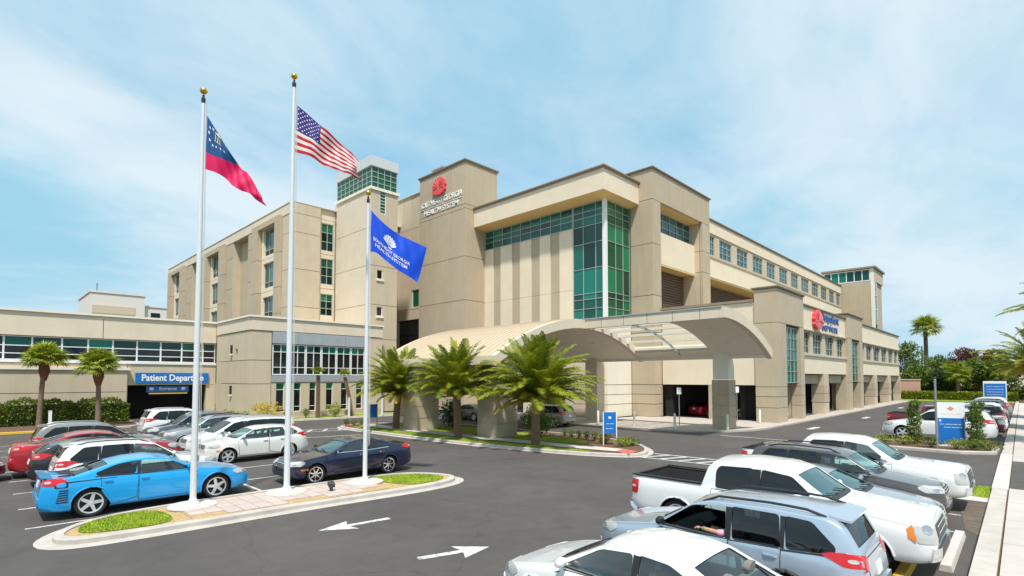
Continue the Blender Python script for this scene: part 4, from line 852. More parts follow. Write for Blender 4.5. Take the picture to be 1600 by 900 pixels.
def apply_cuts(me, cutters):
    o = bpy.data.objects.new('body', me); COL.objects.link(o); tmp = []
    for c in cutters:
        cm = bpy.data.meshes.new('cut'); cm.from_pydata(c.v, [], c.f); cm.materials.append(me.materials[0]); cm.materials.append(me.materials[1])
        bm = bmesh.new(); bm.from_mesh(cm); bmesh.ops.recalc_face_normals(bm, faces=bm.faces); bm.to_mesh(cm); bm.free()
        for p in cm.polygons: p.material_index = 1
        co = bpy.data.objects.new('cut', cm); COL.objects.link(co); md = o.modifiers.new('b', 'BOOLEAN'); md.operation = 'DIFFERENCE'; md.object = co; md.solver = CUTSOLVER; tmp.append(co)
    dg = bpy.context.evaluated_depsgraph_get(); dg.update(); out = bpy.data.meshes.new_from_object(o.evaluated_get(dg))
    for co in tmp: m_ = co.data; bpy.data.objects.remove(co); bpy.data.meshes.remove(m_)
    bpy.data.objects.remove(o); return out
CUTSOLVER = 'MANIFOLD'
WHEELS = {}
def wheel_meshes(Rw, style, rimcol):
    key = (round(Rw, 3), style, rimcol)
    if key in WHEELS: return WHEELS[key]
    tw = .215; rr = Rw * .74
    t = MB(); t.lathe([(rr, -.085), (rr + .02, -.10), (Rw - .03, -.108), (Rw - .006, -.09), (Rw, -.05), (Rw, .05), (Rw - .006, .09), (Rw - .03, .108), (rr + .02, .10), (rr, .085), (rr, -.085)], ax='y', n=28, cap=False)
    hub = MB(); hub.lathe([(rr, -.08), (rr - .012, .085), (rr - .02, .085), (rr - .03, .02), (.1, .0), (.1, -.06)], ax='y', n=24)
    rim = MB(); rim.lathe([(rr + .006, .088), (rr + .004, .10), (rr - .022, .096), (rr - .03, .06)], ax='y', n=28, cap=False); rim.lathe([(.055, .03), (.06, .085), (.02, .095)], ax='y', n=14)
    n = style
    for k in range(n):
        a = 2 * math.pi * k / n; w0, w1 = (.024, .018) if n > 6 else (.045, .034 if n == 5 else .03)
        ca, sa = math.cos(a), math.sin(a); pts = []
        for (r_, w, y) in ((.04, w0, .088), (rr - .01, w1, .082), (rr - .01, w1, .04), (.04, w0, .04)):
            for s in (-1, 1): pts.append((r_ * ca - s * w * sa, y, r_ * sa + s * w * ca))
        rim.add(pts, [(0, 1, 3, 2), (2, 3, 5, 4), (0, 2, 4, 6), (1, 7, 5, 3), (4, 5, 7, 6)])
    WHEELS[key] = (hub.mesh('wheel', 'rim_dark', True), t.mesh('tyre', 'tyre', True), rim.mesh('rim', rimcol, True)); return WHEELS[key]
def seat(b, x, y, w=.5):
    b.box(x - .25, x + .25, y - w / 2, y + w / 2, .42, .62)
    b.add([(x - .22, y - w / 2, .6), (x - .36, y - w / 2, .6), (x - .36, y + w / 2, .6), (x - .22, y + w / 2, .6), (x - .40, y - w / 2 + .04, 1.12), (x - .50, y - w / 2 + .04, 1.12), (x - .50, y + w / 2 - .04, 1.12), (x - .40, y + w / 2 - .04, 1.12)], [(4, 5, 6, 7), (0, 1, 5, 4), (1, 2, 6, 5), (2, 3, 7, 6), (3, 0, 4, 7)])
    for yy in ((y,) if w < .8 else (y - .36, y + .36)): b.extr(round_poly([(yy - .12, 1.13), (yy - .10, 1.28), (yy + .10, 1.28), (yy + .12, 1.13)], .06), lambda p, z, h: (h - (z - 1.13) * .15, p, z), x - .49, x - .41)
def car(kind, color, loc, heading, label, cat, name, near=False, spokes=5, rimcol='rim_silver', group=None, clad=False, tail='lamp_red', over=None, glass=('glass_clear', 'glass_clear', 'glass_shield'), openwin=False, seatmat='cabin_grey', grille='trim_black', chrome=False, amber=False, scale=1.0, detail=True):
    sp = dict(TYPES[kind])
    if over: sp.update(over)
    T = thing(name, label, cat, (loc[0], loc[1], .006), heading, group)
    if scale != 1.0: T.scale = (scale, scale, scale)
    h2 = sp['L'] / 2; W2 = sp['W'] / 2; hb = hull(sp, h2, -h2); me = hb.mesh('body', color); me.materials.append(M['cabin'])
    bm = bmesh.new(); bm.from_mesh(me); bmesh.ops.recalc_face_normals(bm, faces=bm.faces); bm.to_mesh(me); bvh = BVHTree.FromBMesh(bm); bm.free()
    cuts = []; Rw = sp['Rw']
    for ax in sp['ax']:
        for s in (-1, 1):
            c = MB(); c.lathe([(Rw + .065, s * (W2 - .34)), (Rw + .065, s * (W2 + .3))], (ax, 0, Rw), 28, ax='y'); cuts.append(c)
    xw0, xw1 = sp['ws']
    def glasscut(xa, xb, side):
        za, zb_ = smo(sp['top'], xa, .05), smo(sp['top'], xb, .05); d = Vector((xb - xa, 0, zb_ - za)).normalized(); n = Vector((-d.z, 0, d.x)) * .16
        if n.z < 0: n = -n
        def yw(x, z): return max(.3, .94 * plan_w(sp, x) - sp['tum'] * max(0, z - lin(sp['belt'], x)) - .135)
        A, B = Vector((xa, 0, za)), Vector((xb, 0, zb_)); ya, yb = yw(xa, za) , yw(xb, zb_)
        c = MB(); vs_ = [Vector((p.x, s * y, p.z)) + n * k for k in (-1, 1) for (p, y, s) in ((A, ya, -1), (A, ya, 1), (B, yb, 1), (B, yb, -1))]
        c.add(vs_, [(0, 1, 2, 3), (4, 7, 6, 5), (0, 4, 5, 1), (1, 5, 6, 2), (2, 6, 7, 3), (3, 7, 4, 0)]); return c, (ya, yb)
    wc, wy = glasscut(xw0, xw1, 1); bc = None
    if sp['bl']: bc, by = glasscut(sp['bl'][0], sp['bl'][1], -1)
    if sp.get('bed'):
        c = MB(); c.box(-h2 + .09, -1.24, -W2 + .13, W2 - .13, .78, 2.2); cuts.append(c)
    if near:
        xr = (sp['bl'][1] + .05) if sp['bl'] else -.98
        cuts.append(hull(sp, xw0 + .15, xr, 30, .06, .40)); cuts.append(wc)
        if bc: cuts.append(bc)
        for w in sp['win']:
            c = MB(); c.extr(round_poly(w), lambda a, z, h: (a, h, z), -2, 2); cuts.append(c)
    out = apply_cuts(me, cuts); bpy.data.meshes.remove(me); out.shade_smooth(); out.set_sharp_from_angle(angle=R(38)); out.name = 'body'
    body = link('body', out, T, False)
    P = lambda nm, b, m, par=T, sm=True: b.build(nm, m, par, sm, world=False)
    goff = -.012 if near else .004
    for w in sp['win']:
        for md in ('L', 'R'):
            if openwin and md == 'L' and w is sp['win'][0]: continue
            rear = w is not sp['win'][0]
            g_ = patch(bvh, sp, md, w if not near else [((x - cx_) * 1.06 + cx_, (z - cz_) * 1.06 + cz_) for cx_, cz_ in [(sum(p[0] for p in w) / len(w), sum(p[1] for p in w) / len(w))] for x, z in w], goff, 8, 6)
            P('side_window', g_, (glass[1] if rear else glass[0]) if near else 'far_glass')
    # black window surround (B pillar and belt trim)
    if detail:
        for md in ('L', 'R'):
            for wa, wb in zip(sp['win'], sp['win'][1:]):
                xa = min(p[0] for p in wa); xb = max(p[0] for p in wb); zt_ = min(max(p[1] for p in wa), max(p[1] for p in wb)) - .01; zb_ = max(min(p[1] for p in wa), min(p[1] for p in wb))
                P('pillar_trim', patch(bvh, sp, md, [(xa + .012, zb_), (xa + .03, zt_), (xb - .02, zt_), (xb - .012, zb_)], .005, 4, 2, .006, 0), 'trim_black')
            pts = [p for w in sp['win'] for p in w]; x0 = min(p[0] for p in pts); x1 = max(p[0] for p in pts)
            def zlow(x): return min((lin(sorted([(p[0], p[1]) for p in w if p[1] < min(q[1] for q in w) + .06]), x) for w in sp['win'] if min(p[0] for p in w) - .08 <= x <= max(p[0] for p in w) + .08), default=None)
            b = MB(); prev = None
            for i in range(19):
                x = x0 + (x1 - x0) * i / 18; z = zlow(x)
                if z is None: prev = None; continue
                a, n1 = cast(bvh, sp, md, x, z - .002); c, n2 = cast(bvh, sp, md, x, z - .028)
                cur = (a + n1 * .006, c + n2 * .006)
                if prev: b.quad(prev[0], cur[0], cur[1], prev[1])
                prev = cur
            if b.f: P('belt_trim', b, 'chrome' if chrome else 'trim_black')
    def topglass(nm, xa, xb, ya, yb, m, ex=.03):
        b = MB(); n = 8; rows = []
        for j in range(n + 1):
            t = -ex + (1 + 2 * ex) * j / n; x = xa + (xb - xa) * t; y = ya + (yb - ya) * t + (.02 if near else .03); row = []
            for i in range(9):
                h, nn = cast(bvh, sp, 'T', x, -y + 2 * y * i / 8); row.append(h + nn * goff)
            rows.append(row)
        b.add([p for r_ in rows for p in r_], [(j * 9 + i, j * 9 + i + 1, j * 9 + i + 10, j * 9 + i + 9) for j in range(n) for i in range(8)]); return P(nm, b, m)
    wsd = topglass('windshield', xw0, xw1, *wy, glass[2] if near else 'far_glass')
    if sp['bl']: topglass('rear_window', sp['bl'][0], sp['bl'][1], *by, glass[1] if near else 'far_glass')
    else:
        P('rear_window', patch(bvh, sp, 'K', [(-.62, 1.36), (-.58, 1.72), (.58, 1.72), (.62, 1.36)], .01, 4, 6), 'far_glass')
    # cowl and wipers
    b = MB(); h0, _ = cast(bvh, sp, 'T', xw0 + .03, 0)
    for s in (.45, -.15):
        pth = [cast(bvh, sp, 'T', xw0 + .02 - k * .035, s - k * .16)[0] + Vector((0, 0, .022)) for k in range(4)]; b.tube(pth, .012, 5)
    P('wiper', b, 'trim_black')
    P('cowl_panel', patch(bvh, sp, 'T', [(xw0 - .01, -wy[0]), (xw0 + .09, -wy[0] + .1), (xw0 + .12, 0), (xw0 + .09, wy[0] - .1), (xw0 - .01, wy[0])], .004, 8, 3, 0, 0), 'trim_black')
    # doors with gaps, handles
    bot = sp['bot']; bl_ = sp['belt']
    for md in ('L', 'R'):
        for k, (xa, xb) in enumerate(sp['doors']):
            z0 = bot + .10; za = lin(bl_, xa) - .02; zb_ = lin(bl_, xb) - .02; cut = .0
            poly = [(xa - .02, z0 + .05), (xa + .02, za), (xb + .02, zb_), (xb + .02, z0 + (.34 if k else 0)), (xb + .24 if k else xb + .02, z0)]
            if k == 0: poly = [(xa - .06, z0), (xa + .02, za), (xb + .02, zb_), (xb + .02, z0)]
            cxx = sum(p[0] for p in poly) / len(poly); czz = sum(p[1] for p in poly) / len(poly)
            big = [(p[0] + (.014 if p[0] > cxx else -.014), p[1] + (.014 if p[1] > czz else -.014)) for p in poly]
            P('door_gap', patch(bvh, sp, md, big, .002, 8, 8, 0, 0), 'seam'); dr = P('door', patch(bvh, sp, md, poly, .0065, 8, 8, .008, 0), color)
            hx = xb + .16; hz = lin(bl_, hx) - .13; h_, n_ = cast(bvh, sp, md, hx, hz)
            b = MB(); e = h_ + n_ * .035
            b.add([Vector((hx + dx, h_.y, hz + dz)) + n_ * o for dx, dz, o in ((-.11, -.018, .0), (.11, -.018, .0), (.11, .018, .0), (-.11, .018, .0), (-.08, -.012, .045), (.08, -.012, .045), (.08, .014, .045), (-.08, .014, .045))], [(4, 5, 6, 7), (0, 1, 5, 4), (1, 2, 6, 5), (2, 3, 7, 6), (3, 0, 4, 7)])
            b.build('handle', 'chrome' if chrome else color, dr, True, world=False)
        # mirror
        s = 1 if md == 'L' else -1; mx_ = sp['win'][0][0][0] - .10; mz = sp['win'][0][0][1] + .03; h_, n_ = cast(bvh, sp, md, mx_, mz)
        b = MB(); b.lathe([(.001, -.09), (.06, -.075), (.085, -.02), (.085, .04), (.06, .09), (.001, .105)], (0, 0, 0), 12, ax='y'); yy = h_.y + s * .14
        b.v = [(x * .75 + mx_ + .02, y * 1.05 + yy, z * .85 + mz + .05) for x, y, z in b.v]; b.tube([(mx_ + .03, h_.y - s * .02, mz - .02), (mx_ + .02, yy - s * .04, mz + .02)], .028, 6)
        P('mirror', b, color if not clad else 'trim_black')
    # lamps
    nzt = smo(sp['top'], h2 - .2, .05); zl = nzt - .02; big_ = .30 if kind == 'pickup' else (.12 if kind == 'muscle' else .15)
    for md in ('FL', 'FR'):
        pol = [(-.34, zl - big_ * .9), (-.36, zl - .02), (.22, zl + .03), (.34, zl - big_ * .25), (.2, zl - big_)]
        if kind == 'pickup': pol = [(-.20, zl - .38), (-.20, zl - .10), (.15, zl - .09), (.15, zl - .38)]
        lamp = P('headlight', patch(bvh, sp, md, pol, .012, 6, 8, .014), 'lamp_clear')
        b = patch(bvh, sp, md, [(-.1, zl - big_ * .75), (-.1, zl - big_ * .2), (.05, zl - big_ * .2), (.05, zl - big_ * .75)], .018, 4, 4, .01, 2); b.build('bulb_housing', 'steel', lamp, True, world=False)
        if amber: patch(bvh, sp, md, [(.155, zl - .38), (.155, zl - .09), (.235, zl - .10), (.235, zl - .37)] if kind == 'pickup' else [(.2, zl - .3), (.2, zl - .24), (.4, zl - .24), (.4, zl - .3)], .014, 3, 3, .016, 0).build('side_marker', 'lamp_amber', lamp, True, world=False)
    rz_ = smo(sp['top'], -h2 + .22, .05) if kind in ('compact', 'muscle', 'saloon') else lin(bl_, -h2) + .02
    if kind == 'pickup': rz_ = 1.16
    for md in ('KL', 'KR'):
        pol = [(-.30, rz_ - .20), (-.32, rz_ - .03), (.16, rz_ - .03), (.36, rz_ - .10), (.12, rz_ - .21)]
        if kind == 'pickup': pol = [(-.12, rz_ - .34), (-.12, rz_), (.10, rz_), (.10, rz_ - .34)]
        if kind in ('crossover', 'minivan', 'hatch'): pol = [(-.26, rz_ - .16), (-.24, rz_ + .06), (.1, rz_ + .10), (.38, rz_ + .06), (.14, rz_ - .10)]
        if kind == 'minivan': pol = [(-.14, rz_ - .3), (-.14, rz_ + .22), (.12, rz_ + .22), (.16, rz_ - .3)]
        tl_ = P('taillight', patch(bvh, sp, md, pol, .012, 6, 8, .014), tail)
        c0 = (sum(p[0] for p in pol) / len(pol), sum(p[1] for p in pol) / len(pol)); patch(bvh, sp, md, [(c0[0] - .09, c0[1] - .03), (c0[0] - .08, c0[1] + .03), (c0[0] + .06, c0[1] + .03), (c0[0] + .06, c0[1] - .03)], .016, 3, 3, .01).build('reverse_lamp', 'lamp_clear', tl_, True, world=False)
    gz = nzt - .06; gw = W2 * .52
    if kind == 'pickup': gp = [(-gw - .1, gz - .38), (-gw - .1, gz - .06), (gw + .1, gz - .06), (gw + .1, gz - .38)]
    else: gp = [(-gw * .8, gz - .17), (-gw, gz), (gw, gz), (gw * .8, gz - .17)]
    gr = P('grille', patch(bvh, sp, 'F', gp, .008, 5, 8, .01), grille)
    for k in range(3):
        zz = gp[0][1] + (gp[1][1] - gp[0][1]) * (k + .5) / 3; patch(bvh, sp, 'F', [(-gw * .95, zz - .012), (-gw * .95, zz + .012), (gw * .95, zz + .012), (gw * .95, zz - .012)], .018, 2, 8, .012, 0).build('grille_bar', 'chrome' if kind in ('pickup', 'saloon') or chrome else 'steel', gr, True, world=False)
    P('lower_intake', patch(bvh, sp, 'F', [(-W2 * .50, bot + .12), (-W2 * .54, bot + .22), (W2 * .54, bot + .22), (W2 * .50, bot + .12)], .026, 4, 8, .01), 'trim_black')
    if kind == 'pickup':
        P('front_bumper', patch(bvh, sp, 'F', [(-W2 * .9, bot + .12), (-W2 * .9, bot + .34), (W2 * .9, bot + .34), (W2 * .9, bot + .12)], .05, 5, 12, .06, 0), 'chrome' if chrome else color)
        P('rear_bumper', patch(bvh, sp, 'K', [(-W2 * .9, bot + .08), (-W2 * .9, bot + .27), (W2 * .9, bot + .27), (W2 * .9, bot + .08)], .09, 5, 12, .1, 0), 'chrome')
        b = MB()
        for s in (-1, 1): b.box(-h2 + .03, -1.2, s * (W2 - .15), s * (W2 - .04), 1.255, 1.285)
        b.box(-h2 + .02, -h2 + .1, -W2 + .16, W2 - .16, 1.24, 1.275); P('bed_rail_cap', b, 'trim_black', T, False)
    if kind != 'pickup':
        zb0 = bot + .20; zb1 = .60 if kind != 'crossover' else .66; P('rear_bumper', patch(bvh, sp, 'K', [(-W2 * .76, zb0), (-W2 * .78, zb1), (W2 * .78, zb1), (W2 * .76, zb0)], .035, 5, 12, .045, .8), color)
        P('front_bumper', patch(bvh, sp, 'F', [(-W2 * .70, bot + .08), (-W2 * .72, bot + .26), (W2 * .72, bot + .26), (W2 * .70, bot + .08)], .02, 4, 12, .03, .8), color)
        zt0 = zb1 + .03; zt1 = rz_ - .005 if kind in ('compact', 'muscle', 'saloon') else lin(bl_, -h2) + .02
        lid = [(-W2 * .60, zt0), (-W2 * .64, zt1), (W2 * .64, zt1), (W2 * .60, zt0)]
        P('tailgate_gap', patch(bvh, sp, 'K', [(x * 1.018, z + (.012 if z > (zt0 + zt1) / 2 else -.012)) for x, z in lid], .002, 5, 8, 0, .6), 'seam'); P('tailgate', patch(bvh, sp, 'K', lid, .007, 5, 8, .008, .6), color)
    rp = P('rear_plate', patch(bvh, sp, 'K', [(-.16, rz_ - .30), (-.16, rz_ - .14), (.16, rz_ - .14), (.16, rz_ - .30)], .02, 3, 4, .02, 0), 'plate')
    P('rear_lower', patch(bvh, sp, 'K', [(-W2 * .6, bot + .06), (-W2 * .62, bot + .2), (W2 * .62, bot + .2), (W2 * .6, bot + .06)], .008, 4, 8, .008), 'trim_black')
    if sp.get('rails'):
        for s in (-1, 1):
            pth = []
            for k in range(8):
                x = sp['win'][0][1][0] - .15 - k * (1.9 if kind != 'minivan' else 2.3) / 7; yb_ = .94 * plan_w(sp, x) - sp['tum'] * (smo(sp['top'], x) - lin(bl_, x)) - .10
                h_, _ = cast(bvh, sp, 'T', x, s * yb_); pth.append(h_ + Vector((0, 0, .055 if 0 < k < 7 else -.005)))
            b = MB(); b.tube(pth, .022, 6); P('roof_rail', b, 'trim_black' if near else 'steel')
        xs_ = sp['bl'][0]; b = MB(); zz = smo(sp['top'], xs_ + .1); ww = by[0] + .03
        b.add([(xs_ + .12, -ww, zz - .01), (xs_ + .12, ww, zz - .01), (xs_ - .16, ww - .03, zz - .06), (xs_ - .16, -ww + .03, zz - .06), (xs_ + .12, -ww, zz - .06), (xs_ + .12, ww, zz - .06), (xs_ - .16, ww - .03, zz - .09), (xs_ - .16, -ww + .03, zz - .09)], [(0, 1, 2, 3), (7, 6, 5, 4), (2, 6, 7, 3), (1, 5, 6, 2), (0, 3, 7, 4)]); P('spoiler', b, color, T, False)
    if clad:
        for md in ('L', 'R'): P('sill_cladding', patch(bvh, sp, md, [(sp['ax'][1] + Rw + .1, bot + .0), (sp['ax'][1] + Rw + .1, bot + .13), (sp['ax'][0] - Rw - .1, bot + .13), (sp['ax'][0] - Rw - .1, bot + .0)], .012, 3, 8, .014, 0), 'cladding')
    # wheels
    hm, tm, rm = wheel_meshes(Rw, spokes, rimcol)
    for ax in sp['ax']:
        for s in (-1, 1):
            wh = bpy.data.objects.new('wheel', hm); COL.objects.link(wh); wh.parent = T; wh.location = (ax, s * (W2 - .135), Rw); wh.rotation_euler = (0, random.uniform(0, 6), 0 if s > 0 else math.pi)
            for nm, mm in (('tyre', tm), ('rim', rm)): q = bpy.data.objects.new(nm, mm); COL.objects.link(q); q.parent = wh
        for s in (-1, 1):      # arch lip
            b = MB(); pth = []
            for k in range(13):
                a = R(-8 + 196 * k / 12); x = ax + (Rw + .07) * math.cos(a); z = Rw + (Rw + .07) * math.sin(a)
                if z < bot + .03: continue
                h_, n_ = cast(bvh, sp, 'L' if s > 0 else 'R', x, z); pth.append(h_ + n_ * .004)
            if len(pth) > 3: b.tube(pth, .02 if not clad else .035, 6); P('arch_lip', b, color if not clad else 'cladding')
    if near:
        sx0 = sp['win'][0][2][0] + .22
        for y in (-.37, .37): b = MB(); seat(b, sx0, y); P('seat', b, seatmat, T, False)
        if not sp.get('bed') or True: b = MB(); seat(b, sx0 - .88, 0, 1.25); P('rear_seat', b, seatmat, T, False)
        b = MB(); zc = sp['win'][0][0][1]; b.extr([(xw0 - .2, .6), (xw0 - .05, zc - .12), (xw0 - .32, zc - .03), (xw0 - .52, zc - .12), (xw0 - .5, .7)], lambda a, z, h: (a, h, z), -W2 + .14, W2 - .14); P('dashboard', b, 'cabin', T, False)
        b = MB(); cxs, cz = xw0 - .66, zc - .12; ring = []
        for k in range(19): a = 2 * math.pi * k / 18; ring.append((cxs + .05 * math.sin(a), .37 + .18 * math.cos(a), cz + .17 * math.sin(a)))
        b.tube(ring, .014, 6, False); b.tube([(cxs, .20, cz), (cxs + .02, .54, cz)], .014, 5); b.tube([(cxs + .02, .37, cz), (cxs + .2, .37, cz - .06)], .03, 6); P('steering_wheel', b, 'black')
    return T, sp, bvh
# ================================================================== PLANTS
def leafquad(b, p, d, up, l, w):
    s = d.cross(up)
    if s.length < 1e-4: s = Vector((1, 0, 0))
    s.normalize(); m = p + d * l * .5
    b.add([p, m + s * w * .5, p + d * l, m - s * w * .5], [(0, 1, 2, 3)])
def rdir(zmin=-1.0):
    while True:
        v = Vector((random.uniform(-1, 1), random.uniform(-1, 1), random.uniform(-1, 1)))
        if .1 < v.length < 1 and v.z > zmin: return v.normalized()
def frond_mesh(name, Lf, e0, droop, m, nl=60, wl=.64, seed=0):
    rnd = random.Random(seed); b = MB(); pts = []; p = Vector((0, 0, 0)); n = 18; side = 0.0
    for i in range(n + 1):
        t = i / n; e = e0 - droop * t ** 1.6; pts.append(p.copy()); side += rnd.uniform(-.015, .015); p = p + Vector((math.cos(e) * math.cos(side), math.cos(e) * math.sin(side), math.sin(e))) * Lf / n
    b.tube(pts, [.035 * (1 - .8 * i / n) for i in range(n + 1)], 5)
    for k in range(nl):
        t = .14 + .85 * k / nl; f = t * n; i = min(n - 1, int(f)); c = pts[i].lerp(pts[i + 1], f - i); d = (pts[i + 1] - pts[i]).normalized()
        up = Vector((0, 0, 1)); s = d.cross(up).normalized(); u2 = s.cross(d).normalized()
        ll = wl * (math.sin(math.pi * min(1, .12 + t * .88)) ** .6) * rnd.uniform(.85, 1.1)
        for sg in (-1, 1):
            dr = (d * 1.25 + s * sg * 1.0 + u2 * rnd.uniform(.0, .55)).normalized(); tip = c + dr * ll + Vector((0, 0, -ll * .26)); mid = c + dr * ll * .5; w = .028
            b.add([c - d * w * .6, mid - d * w, tip, mid + d * w, c + d * w * .6], [(0, 1, 2, 3, 4)])
    return b.mesh(name, m)
FR = [frond_mesh('frond', 3.25 + .35 * random.random(), R(e), R(dr), 'frond_date', seed=i) for i, (e, dr) in enumerate(((86, 22), (78, 36), (71, 46), (64, 54), (57, 60), (50, 64), (43, 66), (36, 66), (28, 62), (19, 56)))]
FY = [frond_mesh('frond', 2.7, R(e), R(dr), 'frond_yellow', seed=20 + i) for i, (e, dr) in enumerate(((32, 66), (20, 60), (6, 52)))]
def palm_trunk(T, h, r0, r1, boots=True, lean=(0, 0)):
    path = [(lean[0] * (k / 8) ** 1.5, lean[1] * (k / 8) ** 1.5, h * k / 8) for k in range(9)]
    b = MB(); b.tube([(0, 0, -.06)] + path, [r0 * 1.15] + [r0 * (1.12 - .12 * min(1, k / 2)) + (r1 - r0) * k / 8 for k in range(9)], 14); tr = b.build('trunk', 'palm_bark', T, True, world=False, sharp=0)
    if boots:
        b = MB(); n = int(h / .085)
        for j in range(n):
            z = .04 + j * .085; f = z / h; cx, cy = lean[0] * f ** 1.5, lean[1] * f ** 1.5; r_ = r0 * (1.1 - .1 * min(1, f * 4)) + (r1 - r0) * f
            for k in range(11):
                a = 2 * math.pi * (k + .5 * (j % 2)) / 11; ca, sa = math.cos(a), math.sin(a); w = r_ * .27; ta = Vector((-sa, ca, 0)); c = Vector((cx + r_ * ca, cy + r_ * sa, z)); o = Vector((ca, sa, 0))
                b.add([c - ta * w, c + ta * w, c + Vector((0, 0, .09)) + ta * w * .3 + o * .055, c + Vector((0, 0, .09)) - ta * w * .3 + o * .055, c + Vector((0, 0, .11)) - ta * w * .4, c + Vector((0, 0, .11)) + ta * w * .4], [(0, 1, 2, 3), (3, 2, 5, 4), (1, 5, 2), (0, 3, 4)])
        o = b.build('leaf_scars', 'palm_boot', T, world=False); o['kind'] = 'stuff'
    return Vector(path[-1])
def date_palm(loc, h, label, scale=1.0, nf=64, yel=8, lean=(0, 0), group=None, r0=.2):
    T = thing('date_palm', label, 'palm tree', loc, random.uniform(0, 6), group); top = palm_trunk(T, h, r0, r0 * .95, True, lean)
    b = MB(); b.ball((top.x, top.y, top.z), r0 * 1.25, 12, 8, 1.3); b.build('crown_heart', 'palm_husk', T, True, world=False)
    for k in range(nf):
        o = bpy.data.objects.new('frond', FR[min(9, int(10 * ((k + .5) / nf) ** .9))]); COL.objects.link(o); o.parent = T
        o.location = top + Vector((0, 0, .12 - .25 * k / nf)); o.rotation_euler = (random.uniform(-.25, .25), random.uniform(-.1, .1), k * 2.39996 + random.uniform(-.15, .15)); s = scale * random.uniform(.88, 1.1); o.scale = (s, s, s)
    for k in range(yel):
        o = bpy.data.objects.new('frond', random.choice(FY)); COL.objects.link(o); o.parent = T; o.location = top + Vector((0, 0, -.15)); o.rotation_euler = (random.uniform(-.3, .3), 0, random.uniform(0, 6.28)); s = scale * random.uniform(.6, .95); o.scale = (s, s, s)
    return T
def fan_mesh(seed, r=.75, m='frond_sabal'):
    rnd = random.Random(seed); b = MB(); pl = .7; e = rnd.uniform(0, .3)
    b.tube([(0, 0, 0), (pl * .5, 0, .06), (pl, 0, .02)], [.02, .015, .012], 4); n = 22
    for k in range(n):
        a = R(-115 + 230 * k / (n - 1)); l = r * (1 - .25 * abs(k / (n - 1) - .5)) * rnd.uniform(.9, 1.05); d = Vector((math.cos(a), math.sin(a), .12 + rnd.uniform(-.1, .1))); s = Vector((-math.sin(a), math.cos(a), 0)) * .045
        c = Vector((pl, 0, .02)); m1 = c + d * l * .55; tip = c + d * l + Vector((0, 0, -l * .38))
        b.add([c, m1 + s, tip, m1 - s], [(0, 1, 2, 3)])
    return b.mesh('fan_leaf', m)
FANS = [fan_mesh(i) for i in range(6)]
def sabal(loc, h, label, scale=1.0, nf=44, r0=.17, husk=True, lean=(0, 0), group=None, lo=-50, boots=False):
    T = thing('fan_palm', label, 'palm tree', loc, random.uniform(0, 6), group); top = palm_trunk(T, h, r0, r0 * .85, boots, lean)
    if husk: b = MB(); b.lathe([(r0 * .9, -1.35), (r0 * 1.5, -1.0), (r0 * 2.1, -.6), (r0 * 1.8, -.2), (r0 * 1.1, .1), (.02, .25)], tuple(top), 12); b.build('husk', 'palm_husk', T, True, world=False)
    for k in range(nf):
        o = bpy.data.objects.new('fan_leaf', random.choice(FANS)); COL.objects.link(o); o.parent = T; o.location = top + Vector((0, 0, .1)); f = k / nf; el = R(82 + (lo - 82) * f)
        o.rotation_euler = (random.uniform(-.4, .4), -el, k * 2.39996); s = scale * random.uniform(.85, 1.15); o.scale = (s, s, s)
    return T
date_palm((21.3, 18.95, .1), 2.45, 'largest date palm on the canopy island, nearest the blue sign', 1.05, 112, 20, (.12, -.1), group='date palms on the canopy island')
date_palm((20.5, 24.5, .1), 2.6, 'middle date palm of three in front of the entrance canopy', 1.0, 92, 6, (-.1, .12), group='date palms on the canopy island')
date_palm((21.0, 31.9, .1), 2.55, 'smallest date palm, farthest left in front of the entrance canopy', .97, 104, 10, (.1, .2), group='date palms on the canopy island')
sabal((3.55, 53.0, .1), 4.75, 'fan palm above the hedge at the left edge, brown shaggy neck', 1.12, 46, .17, lean=(.25, -.1), group='fan palms by the hedge', lo=-12)
sabal((6.65, 50.0, .1), 4.35, 'fan palm beside the dark covered entrance, its crown drooping', 1.12, 46, .17, lean=(.05, .05), group='fan palms by the hedge', lo=-22)
sabal((22.0, 46.1, .1), 3.9, 'thin young palm with a tiny tuft between the first two flagpoles', .55, 14, .16, False, boots=True, group='young palms by the low building', lo=20)
sabal((25.2, 45.9, .1), 3.7, 'leaning young palm with a tiny tuft left of the shortest flagpole', .55, 14, .16, False, lean=(.55, -.3), boots=True, group='young palms by the low building', lo=20)
sabal((29.3, 43.6, .1), 3.6, 'young palm with fan tuft just right of the shortest flagpole', .7, 18, .16, False, boots=True, group='young palms by the low building', lo=10)
sabal((139.5, 14.3, 0), 13.8, 'very tall fan palm standing alone against the sky on the right', 2.3, 34, .42, False, group=None, lo=-25)
for (u, v, h, s, l) in ((128, 9.5, 4.6, 1.7, 'short fan palm under the tall palm beyond the drive'), (113, 7.6, 4.2, 1.6, 'fan palm with pale trunk in the far hedge right of the post')): sabal((u, v, 0), h, l, s, 34, .28, False)
date_palm((52.0, -1.0, .1), 4.1, 'golden date palm leaning into the frame over the right pavement', 1.12, 52, 22)
date_palm((40.0, -2.75, .1), 6.5, 'taller date palm whose frond tips cross the right edge of the sky', 1.1, 46, 6)
date_palm((66.0, -1.4, .1), 4.0, 'farther golden date palm behind the far blue sign', 1.1, 46, 24)
def foliage(n, samp, size, b=None, flat=.3):
    b = b or MB()
    for _ in range(n):
        p, nrm = samp(); d = (rdir() + nrm * .6).normalized(); leafquad(b, Vector(p), d, rdir(), size * random.uniform(.6, 1.3), size * random.uniform(.35, .6))
    return b
def blob(c, r, sq=1.0):
    c = Vector(c)
    def f():
        d = rdir(); k = random.uniform(.55, 1.05); return c + Vector((d.x * r[0], d.y * r[1], d.z * r[2])) * k, d
    return f
